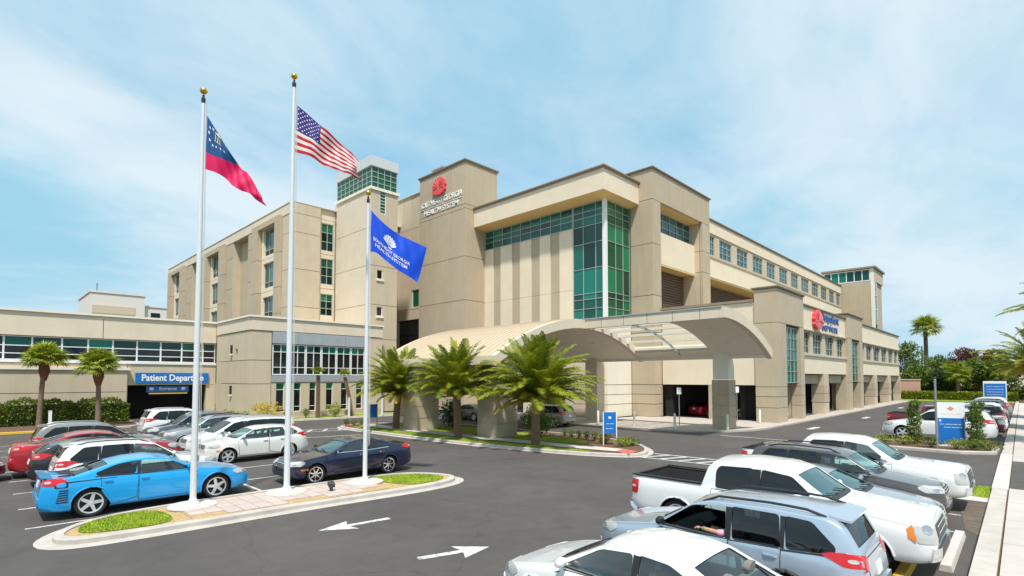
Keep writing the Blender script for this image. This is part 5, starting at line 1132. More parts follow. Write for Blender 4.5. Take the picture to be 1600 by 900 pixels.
def shrub(loc, r, h, m, label, name='shrub', n=420, size=.13, group=None, lumps=5, flowers=None):
    T = thing(name, label, 'shrub', loc, 0, group); b = MB()
    for k in range(lumps):
        a = random.uniform(0, 6.28); q = r * random.uniform(.1, .55); rr = r * random.uniform(.5, .75)
        foliage(n // lumps, blob((q * math.cos(a), q * math.sin(a), h * random.uniform(.45, .7)), (rr, rr, h * random.uniform(.35, .5))), size, b)
    b.v = [(x, y, max(.01, z)) for x, y, z in b.v]; b.build('foliage', m, T, world=False)
    s = MB()
    for k in range(5): a = k * 1.3; s.tube([(0, 0, -.03), (r * .3 * math.cos(a), r * .3 * math.sin(a), h * .5)], [.02, .01], 4)
    s.build('stem', 'bark', T, world=False)
    if flowers: fb = foliage(40, blob((0, 0, h * .8), (r, r, h * .3)), size * .8); fb.build('flowers', flowers, T, world=False)
    return T
def tree(loc, h, r, m, label, name='tree', n=2600, trunk=.14, size=.35, lumps=13, base=.32, group=None):
    T = thing(name, label, 'tree', loc, random.uniform(0, 6), group); b = MB(); t = MB(); top = Vector((random.uniform(-.3, .3), random.uniform(-.3, .3), h * base * 1.3)); t.tube([(0, 0, -.1), (top.x * .4, top.y * .4, h * base * .6), top], [trunk * 1.3, trunk, trunk * .75], 8)
    for k in range(lumps):
        a = k * 2.4; f = (k + .5) / lumps; z = h * (base + .12 + (.88 - base) * f); q = r * (math.sin(math.pi * min(.95, .2 + f * .75)) * random.uniform(.45, .85)); c = Vector((q * math.cos(a), q * math.sin(a), z - h * .06))
        t.tube([top, top.lerp(c, .55) + Vector((0, 0, -.1 * h * random.random())), c], [trunk * .45, trunk * .25, trunk * .1], 5); rr = r * random.uniform(.3, .48)
        foliage(n // lumps, blob(c, (rr, rr, rr * .75)), size, b)
    b.build('crown', m, T, world=False); t.build('trunk', 'bark', T, True, world=False)
    return T
def hedge(x0, x1, y0, y1, h, m, label, n=9000, size=.16, z0=.1):
    T = thing('hedge', label, 'hedge', (x0, y0, z0)); lx, ly = x1 - x0, y1 - y0; b = MB(); nx = int(lx / .4); c = MB()
    ph = random.uniform(0, 6)
    def hz(x): return h * (1 + .07 * math.sin(x * 1.3 + ph) + .05 * math.sin(x * 3.1) + .04 * math.sin(x * 7.3))
    c.box(.15, lx - .2, .2, ly - .2, 0, h * .88); c.build('branches', 'leaf_dark', T, world=False)
    for _ in range(n):
        k = random.random(); x = random.uniform(0, lx)
        e = min(1, (lx - x) / .6) ** .5
        if ly > lx and k < .5: p = (random.uniform(-.1, .14), random.uniform(0, ly), random.uniform(0, h)); nm = Vector((-1, 0, .3))
        elif k < .45: p = (x, random.uniform(-.05, .14), random.uniform(0, hz(x) * e)); nm = Vector((0, -1, .3))
        elif k < .85: p = (x, random.uniform(0, ly), hz(x) * e * random.uniform(.92, 1.04)); nm = Vector((0, 0, 1))
        else: p = (lx - random.uniform(0, .2), random.uniform(0, ly), random.uniform(0, h * .85)); nm = Vector((1, 0, .2))
        d = (rdir() + nm * .7).normalized(); leafquad(b, Vector(p), d, rdir(), size * random.uniform(.6, 1.4), size * random.uniform(.4, .7))
    b.build('foliage', m, T, world=False); return T
hedge(-12, 9.1, 53.6, 55.6, 1.75, 'leaf_hedge', 'long clipped hedge under the left ribbon window', 12000, .2)
shrub((17.8, 46.6, .1), 1.3, 1.5, 'leaf_yellow', 'bright yellow flowering bush by the tan building', n=900, size=.16)
shrub((14.9, 47.4, .1), .9, .9, 'leaf_lime', 'low lime bush left of the yellow bush', n=500, size=.15)
shrub((15.9, 47.0, .1), .7, .75, 'leaf_lime', 'small round lime bush touching the yellow bush', n=400, size=.14)
shrub((23.6, 45.9, .1), .95, 1.3, 'leaf_lime', 'lime green shrub below the dark windows', n=600, size=.15)
for k, (u, v) in enumerate(((19.6, 47.2), (21.3, 47.0), (27.4, 45.6), (30.6, 44.9))): shrub((u, v, .1), .5, .8, 'leaf_green', ('small dark shrub below the first low window', 'small dark shrub beside the thin palm', 'round green shrub by the leaning palm', 'dark shrub at the right end of the building bed')[k], n=300, size=.13, group='shrubs in the building bed')
for k in range(3): shrub((19.7 + k * .55, 36.6 - k * .15, .1), .34, .55, 'leaf_green', ('leftmost', 'middle', 'rightmost')[k] + ' small clipped shrub of three at the left tip of the canopy island', 'clipped_shrub', n=260, size=.09, group='clipped shrubs at the left tip of the canopy island')
for k in range(6): shrub((25.9 - k * .22, 20.6 - k * .72, .1), .27, .5, 'leaf_green', ('sixth', 'fifth', 'fourth', 'third', 'second', 'first')[k] + ' small clipped shrub counting leftward from the blue island sign', 'clipped_shrub', n=260, size=.08, group='clipped shrubs by the island sign')
shrub((24.3, 16.5, .1), .5, .55, 'leaf_lime', 'flowering bush at the foot of the blue island sign', n=420, size=.1, flowers='flower_red')
shrub((23.9, 15.2, .1), .55, .45, 'leaf_lime', 'low bush in front of the blue island sign', n=420, size=.1, flowers='leaf_yellow')
shrub((24.7, 15.1, .1), .55, .4, 'leaf_green', 'spreading green ground cover at the tip of the canopy island', n=420, size=.1)
shrub((24.4, 21.3, .1), 1.05, 1.9, 'leaf_green', 'tall leafy bush beside the canopy column behind the largest palm', n=1500, size=.16, lumps=9)
shrub((24.0, 29.3, .1), .95, 2.0, 'leaf_dark', 'dark spiky bush behind the left canopy column', n=1200, size=.2, lumps=8)
# far side of the lot
hedge(112, 113.6, .5, 15.5, 1.25, 'leaf_lime', 'low lime hedge at the end of the drive', 9000, .26)
hedge(124, 126, -4, 15, 1.9, 'leaf_green', 'dark tall hedge below the far trees', 6000, .4)
tr_ = [((123, 15.6, 0), 10.5, 3.6, 'leaf_green', 'broad green tree at the corner of the right wing'), ((117, 13.2, 0), 5.6, 2.6, 'leaf_green', 'low bushy tree left of the tall fan palm'), ((122, 10.8, 0), 5.2, 2.2, 'leaf_dark', 'dark round tree at the foot of the tall fan palm'), ((116, 9.6, 0), 5.0, 2.3, 'leaf_dark', 'dark spreading tree right of the tall fan palm'),
       ((130, 7.6, 0), 9.4, 3.4, 'leaf_red', 'maroon leaved tree beyond the drive'), ((121, 5.9, 0), 6.8, 2.8, 'leaf_green', 'bright green tree between the two maroon trees'), ((128, 4.0, 0), 8.6, 3.0, 'leaf_red', 'second maroon tree nearer the right edge'), ((119, 2.6, 0), 7.2, 3.2, 'leaf_green', 'green tree above the far blue sign'), ((136, 12.0, 0), 8.0, 3.4, 'leaf_green', 'pale green tree behind the grey roofed house'), ((112, -3.5, 0), 7.2, 3.6, 'leaf_gold', 'golden green tree at the far right edge')]
for loc, h, r, m, l in tr_: tree(loc, h, r, m, l, n=3400, size=.46, trunk=.2, group='trees beyond the drive')
# planted island with the white and blue sign
SI = smooth_poly([(33.6, 1.0), (37.6, 0.9), (37.6, 6.2), (36.6, 7.4), (34.6, 7.2), (33.8, 6.0)], 1)
island('sign_island', SI, .22, .15, 'mulch', 0)
def topiary(loc, h, label):
    T = thing('topiary_shrub', label, 'shrub', loc, 0, 'spiral topiary shrubs beside the sign'); b = MB(); n = 9
    for k in range(n): z = h * (k + .6) / n; r = .36 - .12 * k / n; foliage(300, blob((.06 * math.sin(k * 2), .06 * math.cos(k * 2), z), (r, r, h / n * .62)), .11, b)
    b.build('foliage', 'leaf_green', T, world=False); s = MB(); s.tube([(0, 0, -.05), (0, 0, h)], [.03, .015], 5); s.build('stem', 'bark', T, world=False)
topiary((36.2, 4.35, .12), 2.3, 'tall narrow topiary left of the white and blue sign'); topiary((36.0, 1.75, .12), 2.35, 'tall narrow topiary right of the white and blue sign')
for k, (u, v, m, fl, l) in enumerate(((34.9, 5.6, 'leaf_lime', None, 'low gold green bush at the left end of the sign island'), (35.2, 4.7, 'leaf_lime', None, 'low bush under the left topiary'), (34.7, 3.5, 'leaf_green', 'flower_red', 'low green bush at the front of the sign'), (34.8, 2.5, 'leaf_lime', None, 'lime bush right of the sign foot'), (35.0, 1.9, 'leaf_green', 'flower_red', 'red flowered bush under the right topiary'), (34.9, 1.3, 'leaf_green', 'flower_red', 'orange flowered bush at the right end of the sign island'))):
    shrub((u, v, .12), .55, .5, m, l, n=420, size=.1, flowers=fl, group='bushes on the sign island')
# ================================================================== FLAGS
RT = Vector((.697, -.717, 0)); FWD = Vector((.717, .697, 0))
def flagpole(loc, h, r, label):
    T = thing('flagpole', label, 'flagpole', (*loc, .12), 0, 'flagpoles on the island'); b = MB(); b.tube([(0, 0, 0), (0, 0, h * .5), (0, 0, h - .35)], [r, r * .85, r * .52], 18); b.build('shaft', 'pole_white', T, True, world=False)
    b = MB(); b.lathe([(.62, 0), (.62, .03), (.58, .05), (.0, .06)], (0, 0, .01), 30); b.build('footing', 'concrete_pale', T, world=False)
    b = MB(); b.lathe([(r * 2.1, .06), (r * 2.1, .09), (r * 1.5, .13), (r * 1.05, .22)], (0, 0, 0), 20); b.build('base_collar', 'pole_white', T, True, world=False)
    b = MB(); b.lathe([(r * .6, h - .36), (r * .66, h - .30), (r * .66, h - .22), (.03, h - .2), (.03, h - .12)], (0, 0, 0), 14); b.build('truck', 'black', T, True, world=False)
    b = MB(); b.ball((0, 0, h), .105, 14, 9, .85); b.build('finial', 'gold', T, True, world=False)
    b = MB(); o = RT * (r + .03); b.tube([o + Vector((0, 0, 1.3)), o * 1.05 + Vector((0, 0, h * .5)), RT * (r * .6 + .03) + Vector((0, 0, h - .3))], .008, 5); b.tube([o * 1.3 + FWD * .03 + Vector((0, 0, 1.3)), RT * (r * .6 + .06) + Vector((0, 0, h - .3))], .008, 5); b.build('halyard', 'rope', T, world=False)
    b = MB(); b.box(-.02, .02, -.02, .02, 1.25, 1.42); b.v = [(x + o.x, y + o.y, z) for x, y, z in b.v]; b.build('cleat', 'steel', T, world=False)
    return T
flagpole((4.4, 16.75), 11.9, .085, 'left flagpole flying the blue and crimson state flag'); flagpole((6.95, 16.6), 13.35, .093, 'tallest flagpole, in the middle, flying the striped national flag'); flagpole((9.5, 16.3), 10.1, .078, 'shortest flagpole, at the right, flying the plain blue flag')
def pl(pts, t):
    L = [0]
    for a, b in zip(pts, pts[1:]): L.append(L[-1] + math.hypot(b[0] - a[0], b[1] - a[1]))
    d = t * L[-1]
    for i in range(len(pts) - 1):
        if d <= L[i + 1] + 1e-9: f = (d - L[i]) / (L[i + 1] - L[i]); return (pts[i][0] + (pts[i + 1][0] - pts[i][0]) * f, pts[i][1] + (pts[i + 1][1] - pts[i][1]) * f)
    return pts[-1]
def cloth(base, k, top, bot, amp, ph):
    """surface of a flag hanging from a pole: upper and lower edge lines (right, down) in centimetre-like units"""
    base = Vector(base)
    def S(s, t):
        a = pl(top, s); b = pl(bot, s); x = b[0] + (a[0] - b[0]) * t; z = b[1] + (a[1] - b[1]) * t
        w = amp * (s ** .6) * (math.sin(s * 10 + ph + (1 - t) * 3.2) + .55 * math.sin(s * 19 - t * 4.5 + ph) + .25 * math.sin(s * 33 + t * 7)); return base + RT * (x * k) + Vector((0, 0, -z * k)) + FWD * w
    return S
def smooth_line(pts):
    for _ in range(2): pts = [pts[0]] + [q for a, b in zip(pts, pts[1:]) for q in ((a[0] * .75 + b[0] * .25, a[1] * .75 + b[1] * .25), (a[0] * .25 + b[0] * .75, a[1] * .25 + b[1] * .75))] + [pts[-1]]
    return pts
def uvmat(name, build):
    m, t, p = _bsdf(name); n = t.nodes; l = t.links; uv = n.new('ShaderNodeUVMap'); sp_ = n.new('ShaderNodeSeparateXYZ'); l.new(uv.outputs[0], sp_.inputs[0])
    def mth(op, a, b=None):
        q = n.new('ShaderNodeMath'); q.operation = op
        for i, v in enumerate((a, b)):
            if v is None: continue
            if isinstance(v, (int, float)): q.inputs[i].default_value = v
            else: l.new(v, q.inputs[i])
        return q.outputs[0]
    def mix(f, a, b):
        q = n.new('ShaderNodeMix'); q.data_type = 'RGBA'; l.new(f, q.inputs['Factor'])
        for key, v in (('A', a), ('B', b)):
            if isinstance(v, tuple): q.inputs[key].default_value = (*v, 1)
            else: l.new(v, q.inputs[key])
        return q.outputs['Result']
    c = build(sp_.outputs[0], sp_.outputs[1], mth, mix)
    if isinstance(c, tuple): p.inputs['Base Color'].default_value = (*c, 1)
    else: l.new(c, p.inputs['Base Color'])
    p.inputs['Roughness'].default_value = .6; p.inputs['Sheen Weight'].default_value = .2
    tl = n.new('ShaderNodeBsdfTranslucent')
    if isinstance(c, tuple): tl.inputs[0].default_value = (*c, 1)
    else: l.new(c, tl.inputs[0])
    ms = n.new('ShaderNodeMixShader'); ms.inputs[0].default_value = .35; l.new(p.outputs[0], ms.inputs[1]); l.new(tl.outputs[0], ms.inputs[2]); l.new(ms.outputs[0], n['Material Output'].inputs[0]); M[name] = m
uvmat('flag_us', lambda s, t, mth, mix: mix(mth('MULTIPLY', mth('LESS_THAN', s, .40), mth('GREATER_THAN', t, .4615)), mix(mth('LESS_THAN', mth('MODULO', mth('FLOOR', mth('MULTIPLY', t, 13)), 2), .5), (.82, .76, .74), (.60, .006, .014)), (.035, .02, .22)))
uvmat('flag_state', lambda s, t, mth, mix: mix(mth('MULTIPLY', mth('LESS_THAN', s, .53), mth('GREATER_THAN', t, mth('ADD', .32, mth('MULTIPLY', mth('POWER', s, 2.2), 2.3)))), (.80, .002, .11), (.003, .085, .27)))
uvmat('flag_blue', lambda s, t, mth, mix: (.001, .085, .78))
def flag(name, S, m, label, ns=44, nt_=20):
    me = bpy.data.meshes.new('cloth'); vs_ = [S(i / ns, j / nt_) for i in range(ns + 1) for j in range(nt_ + 1)]; q = nt_ + 1
    me.from_pydata(vs_, [], [(i * q + j, (i + 1) * q + j, (i + 1) * q + j + 1, i * q + j + 1) for i in range(ns) for j in range(nt_)]); uvl = me.uv_layers.new(name='UVMap')
    for lp in me.loops: uvl.data[lp.index].uv = ((lp.vertex_index // q) / ns, (lp.vertex_index % q) / nt_)
    me.materials.append(M[m]); me.shade_smooth(); org = S(0, .5); T = thing(name, label, 'flag', tuple(org), 0, 'flags on the island poles'); o = link('cloth', me, T); return T, o
def on_cloth(S, pts2, faces, parent, nm, m, off=.012):
    b = MB()
    for sg in (-1, 1):
        vv = []
        for s, t in pts2:
            e = .01; p = S(s, t); n = (S(min(1, s + e), t) - S(max(0, s - e), t)).cross(S(s, min(1, t + e)) - S(s, max(0, t - e))).normalized(); vv.append(p + n * off * sg)
        b.add(vv, faces)
    return b.build(nm, m, parent)
def star2(c, rs, rt, rot=0): return [(c[0] + (rs if k % 2 == 0 else rs * .42) * math.sin(k * math.pi / 5 + rot), c[1] + (rt if k % 2 == 0 else rt * .42) * math.cos(k * math.pi / 5 + rot)) for k in range(10)]
# national flag
K2 = .0202; top = smooth_line([(0, 0), (20, 16.5), (42, 37.5), (54, 46), (69, 61), (92, 80), (101, 93)]); bot = smooth_line([(-1, 77), (12, 81), (27, 85), (40, 95), (59, 104), (80, 112), (98.5, 118)])
S_us = cloth((6.95 + .697 * .09, 16.6 - .717 * .09, 12.53), K2, top, bot, .12, .3); Tf, cl_ = flag('national_flag', S_us, 'flag_us', 'red and white striped flag with starred navy canton on the tallest pole')
P2 = []; F2 = []
for r_ in range(9):
    for c_ in range(6 if r_ % 2 == 0 else 5):
        b0 = len(P2); s_ = .4 * (c_ * 2 + (1 if r_ % 2 == 0 else 2)) / 12; t_ = .4615 + .5385 * (r_ + 1) / 10; P2 += star2((s_, t_), .0135, .021); F2.append(tuple(range(b0, b0 + 10)))
on_cloth(S_us, P2, F2, cl_, 'stars', 'letter_white')
# state flag
K1 = .01816; top = smooth_line([(0, 0), (14, 22), (30, 46), (48, 74), (53, 86), (67, 92), (82, 117), (95, 138)]); bot = smooth_line([(0, 88), (28, 98), (40, 112), (58, 124), (74, 128), (80, 137), (93, 144)])
S_st = cloth((4.4 + .697 * .1, 16.75 - .717 * .1, 11.32), K1, top, bot, .12, 1.4); Tf, cl_ = flag('state_flag', S_st, 'flag_state', 'drooping flag with starred blue corner above crimson on the left pole')
P2 = []; F2 = []
for (s_, t_) in ((.07, .86), (.055, .74), (.07, .61), (.12, .56), (.19, .61), (.27, .69), (.35, .77), (.13, .92), (.22, .95)):
    b0 = len(P2); P2 += star2((s_, t_), .020, .036); F2.append(tuple(range(b0, b0 + 10)))
on_cloth(S_st, P2, F2, cl_, 'stars', 'letter_white')
mat('arms_gold', (.42, .42, .25), .6)
P2 = []; F2 = []
for q in range(3): b0 = len(P2); x = .17 + q * .04; P2 += [(x - .008, .72 + q * .03), (x + .008, .72 + q * .03), (x + .008, .88 + q * .02), (x - .008, .88 + q * .02)]; F2.append((b0, b0 + 1, b0 + 2, b0 + 3))
b0 = len(P2); P2 += [(.15, .90), (.28, .965), (.215, .985)]; F2.append((b0, b0 + 1, b0 + 2)); b0 = len(P2); P2 += [(.15, .70), (.28, .79), (.28, .81), (.15, .72)]; F2.append((b0, b0 + 1, b0 + 2, b0 + 3))
on_cloth(S_st, P2, F2, cl_, 'coat_of_arms', 'arms_gold')
# blue flag
K3 = .0222; top = smooth_line([(0, 0), (11.6, 13.4), (28, 28.4), (45, 40), (65, 50), (90, 61.5)]); bot = smooth_line([(0, 67.5), (10, 68.4), (20, 77.5), (35, 90), (51.6, 101.7), (65, 108.4), (74.6, 116.4)])
S_bl = cloth((9.5 + .697 * .085, 16.3 - .717 * .085, 9.63), K3, top, bot, .07, 2.2); Tf, cl_ = flag('blue_flag', S_bl, 'flag_blue', 'royal blue flag with white shell emblem and lettering on the shortest pole')
P2 = []; F2 = []
for k in range(9):
    a0 = R(20 + 140 * k / 9 + 1.5); a1 = R(20 + 140 * (k + 1) / 9 - 1.5); b0 = len(P2); c0 = (.40, .46); am = (a0 + a1) / 2
    P2 += [(c0[0] + .012 * math.cos(am), c0[1] + .03 * math.sin(am)), (c0[0] + .125 * math.cos(a0), c0[1] + .30 * math.sin(a0)), (c0[0] + .138 * math.cos(am), c0[1] + .33 * math.sin(am)), (c0[0] + .125 * math.cos(a1), c0[1] + .30 * math.sin(a1))]; F2.append((b0, b0 + 1, b0 + 2, b0 + 3))
b0 = len(P2); P2 += [(.36, .455), (.44, .455), (.43, .42), (.37, .42)]; F2.append((b0, b0 + 1, b0 + 2, b0 + 3))
on_cloth(S_bl, P2, F2, cl_, 'shell_emblem', 'letter_white')
for body, tc_, w_ in (('SOUTHEAST GEORGIA', .335, .74), ('HEALTH SYSTEM', .20, .66)):
    me = text_mesh(body, 1.0, offset=.01); xs_ = [v.co.x for v in me.vertices]; W_ = max(xs_) - min(xs_)
    on_cloth(S_bl, [(.43 + v.co.x / W_ * w_, tc_ + v.co.y * .125) for v in me.vertices], [tuple(p.vertices) for p in me.polygons], cl_, 'lettering', 'letter_white', .014); bpy.data.meshes.remove(me)
# ================================================================== SIGNS
def shell(parent, face, pos, a, z, ra, rz, m, rib, th=.22):
    f = PF(face, pos); b = MB(); n = 9
    sg = -1 if face == 'U' else 1
    def pt(ang, k): return (a + sg * ra * k * math.cos(ang), z - rz * .12 + rz * 1.05 * k * math.sin(ang))
    pts = []
    for i in range(n):
        a0 = R(-35 + 250 * i / n); a1 = R(-35 + 250 * (i + 1) / n)
        pts += [pt(a0, .97), pt((a0 + a1) / 2, 1.07)]
    pts.append(pt(R(215), .97)); pts += [(a + sg * -ra * .3, z - rz * .95), (a + sg * ra * .3, z - rz * .95)]
    b.extr(pts, lambda x, y, h: f(x, y, -h), .02, th); e = b.build('shell_emblem', m, parent)
    r = MB()
    for i in range(1, n):
        an = R(-35 + 250 * i / n); p0 = pt(an, .16); p1 = pt(an, .95); r.tube([f(p0[0], p0[1], -th - .01), f((p0[0] + p1[0]) / 2, (p0[1] + p1[1]) / 2, -th - .05), f(p1[0], p1[1], -th)], [.02, .035, .03], 5)
    r.build('shell_rib', rib, e); return e
T = thing('tower_sign', 'red shell emblem over two lines of white capital letters on the tan tower', 'sign', (36.8, 47.3, 24)); 
shell(T, 'U', 36.8, 47.35, 25.75, 1.15, 1.05, 'shell_red', 'shell_rib', .28)
lettering('SOUTHEAST GEORGIA', .85, T, 'U', 36.79, 47.2, 24.12, 'letter_white', .03, .012, wmax=7.6); lettering('HEALTH SYSTEM', .85, T, 'U', 36.79, 47.2, 23.12, 'letter_white', .03, .012, wmax=6.2)
b = MB(); b.box(36.74, 36.79, 43.5, 50.9, 23.60, 23.65); b.build('raceway', 'letter_white', T)
T = thing('wing_sign', 'red shell emblem with two lines of navy letters on the cream wing', 'sign', (57.2, 14.3, 9.4)); shell(T, 'V', 14.3, 57.2, 9.4, 1.25, .95, 'shell_red', 'shell_rib', .35)
lettering('Outpatient', 1.2, T, 'V', 14.29, 62.5, 9.88, 'letter_navy', .03, .015, wmax=7.2); lettering('Services', 1.2, T, 'V', 14.29, 62.4, 8.92, 'letter_navy', .03, .015, wmax=6.2)
T = thing('department_sign', 'blue board reading Patient over the dark covered entrance', 'sign', (13.1, 57.3, 3.28)); b = MB(); b.box(10.2, 16.1, 57.22, 57.36, 3.26, 4.2); b.build('board', 'sign_blue', T)
lettering('Patient Departme', .82, T, 'V', 57.215, 13.15, 3.72, 'letter_white', .012, .02, wmax=5.0)
T = thing('entrance_sign', 'narrow blue sign hanging inside the dark covered entrance', 'sign', (12.7, 57.6, 2.4)); b = MB(); b.box(11.1, 14.5, 57.55, 57.65, 2.42, 2.95); b.build('board', 'sign_blue', T); lettering('Entrance', .4, T, 'V', 57.545, 12.8, 2.72, 'letter_white', .008, .006)
b = MB(); b.box(11.3, 14.4, 57.56, 57.64, 2.24, 2.34); b.build('clearance_bar', 'paint_yellow', T)
b = MB(); 
for x in (11.35, 13.9): b.box(x, x + .3, 57.535, 57.55, 2.6, 2.85)
b.build('symbol', 'letter_white', T)
def words(parent, fn, y, w, n, m='letter_white', h=.03, seed=1):
    rnd = random.Random(seed); x = -w / 2; b = MB()
    while x < w / 2 - .03:
        l = rnd.uniform(.02, .05); b.add([fn(x, y), fn(x + l, y), fn(x + l, y + h), fn(x, y + h)], [(0, 1, 2, 3)]); x += l + (.012 if rnd.random() < .8 else .04)
    return b.build('lettering', m, parent, world=False)
def post_board(name, label, loc, rz, w, z0, z1, m, group=None, t=.06, postm='sign_white', pw=.05):
    T = thing(name, label, 'sign', loc, rz, group); b = MB(); b.box(-w / 2, w / 2, -t / 2, t / 2, z0, z1); b.build('board', m, T, world=False)
    for s in (-1, 1): b = MB(); b.box(s * (w / 2 + pw / 2 + .002) - pw / 2, s * (w / 2 + pw / 2 + .002) + pw / 2, -.04, .04, -.06, z1 + .03); b.build('post', postm, T, world=False)
    return T
T = post_board('island_sign', 'small blue board on two white posts at the tip of the canopy island', (24.0, 16.0, .12), R(-45), .66, .62, 1.75, 'sign_blue')
words(T, lambda x, y: (x, -.034, y), 1.12, .4, 1, seed=3); words(T, lambda x, y: (x, -.034, y), .86, .44, 1, seed=4)
b = MB(); b.add([(.09 * math.cos(R(20 + 20 * k)), -.034, 1.40 + .14 * math.sin(R(20 + 20 * k))) for k in range(8)] + [(0, -.034, 1.38)], [tuple(range(9))]); b.build('shell_emblem', 'letter_white', T, world=False)
T = post_board('path_sign', 'blue board on a post at the left tip of the canopy island', (19.75, 32.9, .12), R(-8), .55, .8, 1.75, 'sign_blue', postm='steel')
T = thing('monument_sign', 'tall white and blue directory sign with red diamond emblem on the planted island', 'sign', (36.15, 2.8, .12), R(-70)); wq = 1.2
b = MB(); b.box(-wq / 2, wq / 2, -.11, .11, -.05, 2.3); b.build('cabinet', 'sign_white', T, world=False); b = MB(); b.box(-wq / 2 + .05, wq / 2 - .05, -.13, -.112, .12, 1.48); b.build('blue_panel', 'sign_blue', T, world=False)
b = MB(); b.add([(-.16, -.116, 1.98), (0, -.116, 2.1), (.16, -.116, 1.98), (0, -.116, 1.86)], [(3, 2, 1, 0)]); b.build('emblem', 'shell_pink', T, world=False)
words(T, lambda x, y: (x, -.135, y), 1.14, .95, 1, seed=5); words(T, lambda x, y: (x + .08, -.135, y), .98, .75, 1, seed=6); words(T, lambda x, y: (x, -.116, y), 1.68, .9, 1, 'shell_pink', .02, 8)
b = MB(); b.box(-.5, -.42, -.135, -.132, 1.30, 1.40); b.build('symbol', 'letter_white', T, world=False)
T = thing('grey_post', 'slim grey square post at the left edge of the white and blue sign', 'post', (34.3, 3.2, .1)); b = MB(); b.tube([(0, 0, -.05), (0, 0, 3.5)], .05, 8); b.build('shaft', 'steel', T, True, world=False); b = MB(); b.lathe([(.06, 3.5), (.06, 3.54), (.02, 3.57)], n=8); b.build('cap', 'steel', T, world=False)
T = thing('far_directory_sign', 'far blue directory board with white top beside the golden palms', 'sign', (84, 2.35, .1), R(-82)); T.scale = (1.42, 1.2, 1.0); b = MB(); b.box(-.72, .72, -.1, .1, -.05, 3.25); b.build('cabinet', 'sign_white', T, world=False); b = MB(); b.box(-.66, .66, -.125, -.102, .2, 2.98); b.build('blue_panel', 'sign_blue', T, world=False)
for k in range(4): words(T, lambda x, y: (x, -.13, y), 2.6 - k * .32, 1.05, 1, h=.05, seed=30 + k)
# bollards and small posted signs on the plaza
for k, (u, v, l) in enumerate(((34.6, 20.9, 'white bollard nearest the blue island sign'), (34.9, 17.8, 'white bollard in front of the dark garage opening'), (36.6, 14.75, 'white bollard touching the canopy column on the plaza'), (43.9, 15.1, 'white bollard beside the wing corner pilaster'), (33.8, 23.6, 'white bollard farthest left on the entrance plaza'), (36.4, 24.9, 'white bollard close to the rounded cream wall'))):
    T = thing('bollard', l, 'bollard', (u, v, .11), 0, 'bollards on the entrance plaza'); b = MB(); b.lathe([(.09, 0), (.09, 1.0), (.07, 1.06), (.01, 1.09)], n=14); b.build('post', 'stucco_white', T, True, world=False); b = MB(); b.lathe([(.15, 0), (.15, .02), (.1, .04)], n=14); b.build('base_plate', 'steel', T, world=False)
for u, v, l in ((36.8, 18.4, 'small white notice on a steel post before the dark garage opening'), (44.2, 17.0, 'small white notice on a steel post beside the canopy column')):
    T = thing('notice_post', l, 'sign', (u, v, .11), R(-60), 'notice posts on the plaza'); b = MB(); b.tube([(0, 0, 0), (0, 0, 2.9)], .035, 8); b.build('post', 'steel', T, world=False); b = MB(); b.box(-.16, .16, -.06, -.04, 2.4, 2.9); b.build('plate', 'sign_white', T, world=False)
for u, l in ((21.0, 0), (24.1, 1)): pass
for (u, v, l) in ((24.6, 45.2, 'short white post beside the lime shrub'), (27.9, 44.8, 'short white post left of the shortest flagpole'), (31.3, 43.9, 'short white post at the right end of the building bed')):
    T = thing('white_post', l, 'post', (u, v, .1), 0, 'white posts in the building bed'); b = MB(); b.box(-.07, .07, -.07, .07, -.05, 1.75); b.build('shaft', 'sign_white', T, world=False); b = MB(); b.box(-.09, .09, -.09, .09, 1.75, 1.8); b.build('cap', 'sign_white', T, world=False)
T = thing('small_post', 'small white post at the foot of the left fan palm', 'post', (3.9, 49.6, .1)); b = MB(); b.box(-.09, .09, -.09, .09, -.05, 1.25); b.build('shaft', 'sign_white', T, world=False); b = MB(); b.box(-.1, .1, -.1, .1, 1.25, 1.29); b.build('cap', 'sign_white', T, world=False)
# ground floodlight on the flag island
T = thing('ground_floodlight', 'small dark floodlight on the paving between the poles', 'light', (8.0, 15.75, ZI + .02)); T.scale = (.62, .62, .62); b = MB(); b.lathe([(.09, 0), (.09, .2), (.05, .22)], n=10); b.build('base', 'cladding', T, world=False); b = MB(); b.box(-.16, .16, -.1, .1, .24, .42); b.v = [(x, y, z + y * .6) for x, y, z in b.v]; b.build('head', 'cladding', T, world=False); b = MB(); b.box(-.13, .13, .1, .11, .27, .4); b.v = [(x, y, z + y * .6) for x, y, z in b.v]; b.build('lens', 'lamp_clear', T, world=False)
# wall lights
for (f_, p_, a, z, l) in (('U', 16.85, 53.0, 6.4, 'upper wall light on the side of the low tan building'), ('U', 16.85, 53.0, 2.6, 'lower wall light on the side of the low tan building'), ('U', 36.8, 43.8, 2.6, 'wall light at the foot of the sign tower')):
    T = thing('wall_light', l, 'light', PF(f_, p_)(a, z, 0)); b = MB(); fbox(b, f_, p_, a - .14, a + .14, z - .4, z + .4, -.12, -.005); b.build('housing', 'trim_black' , T); b = MB(); fbox(b, f_, p_, a - .2, a + .2, z - .55, z - .42, -.2, -.005); b.build('shade', 'stucco_white', T)
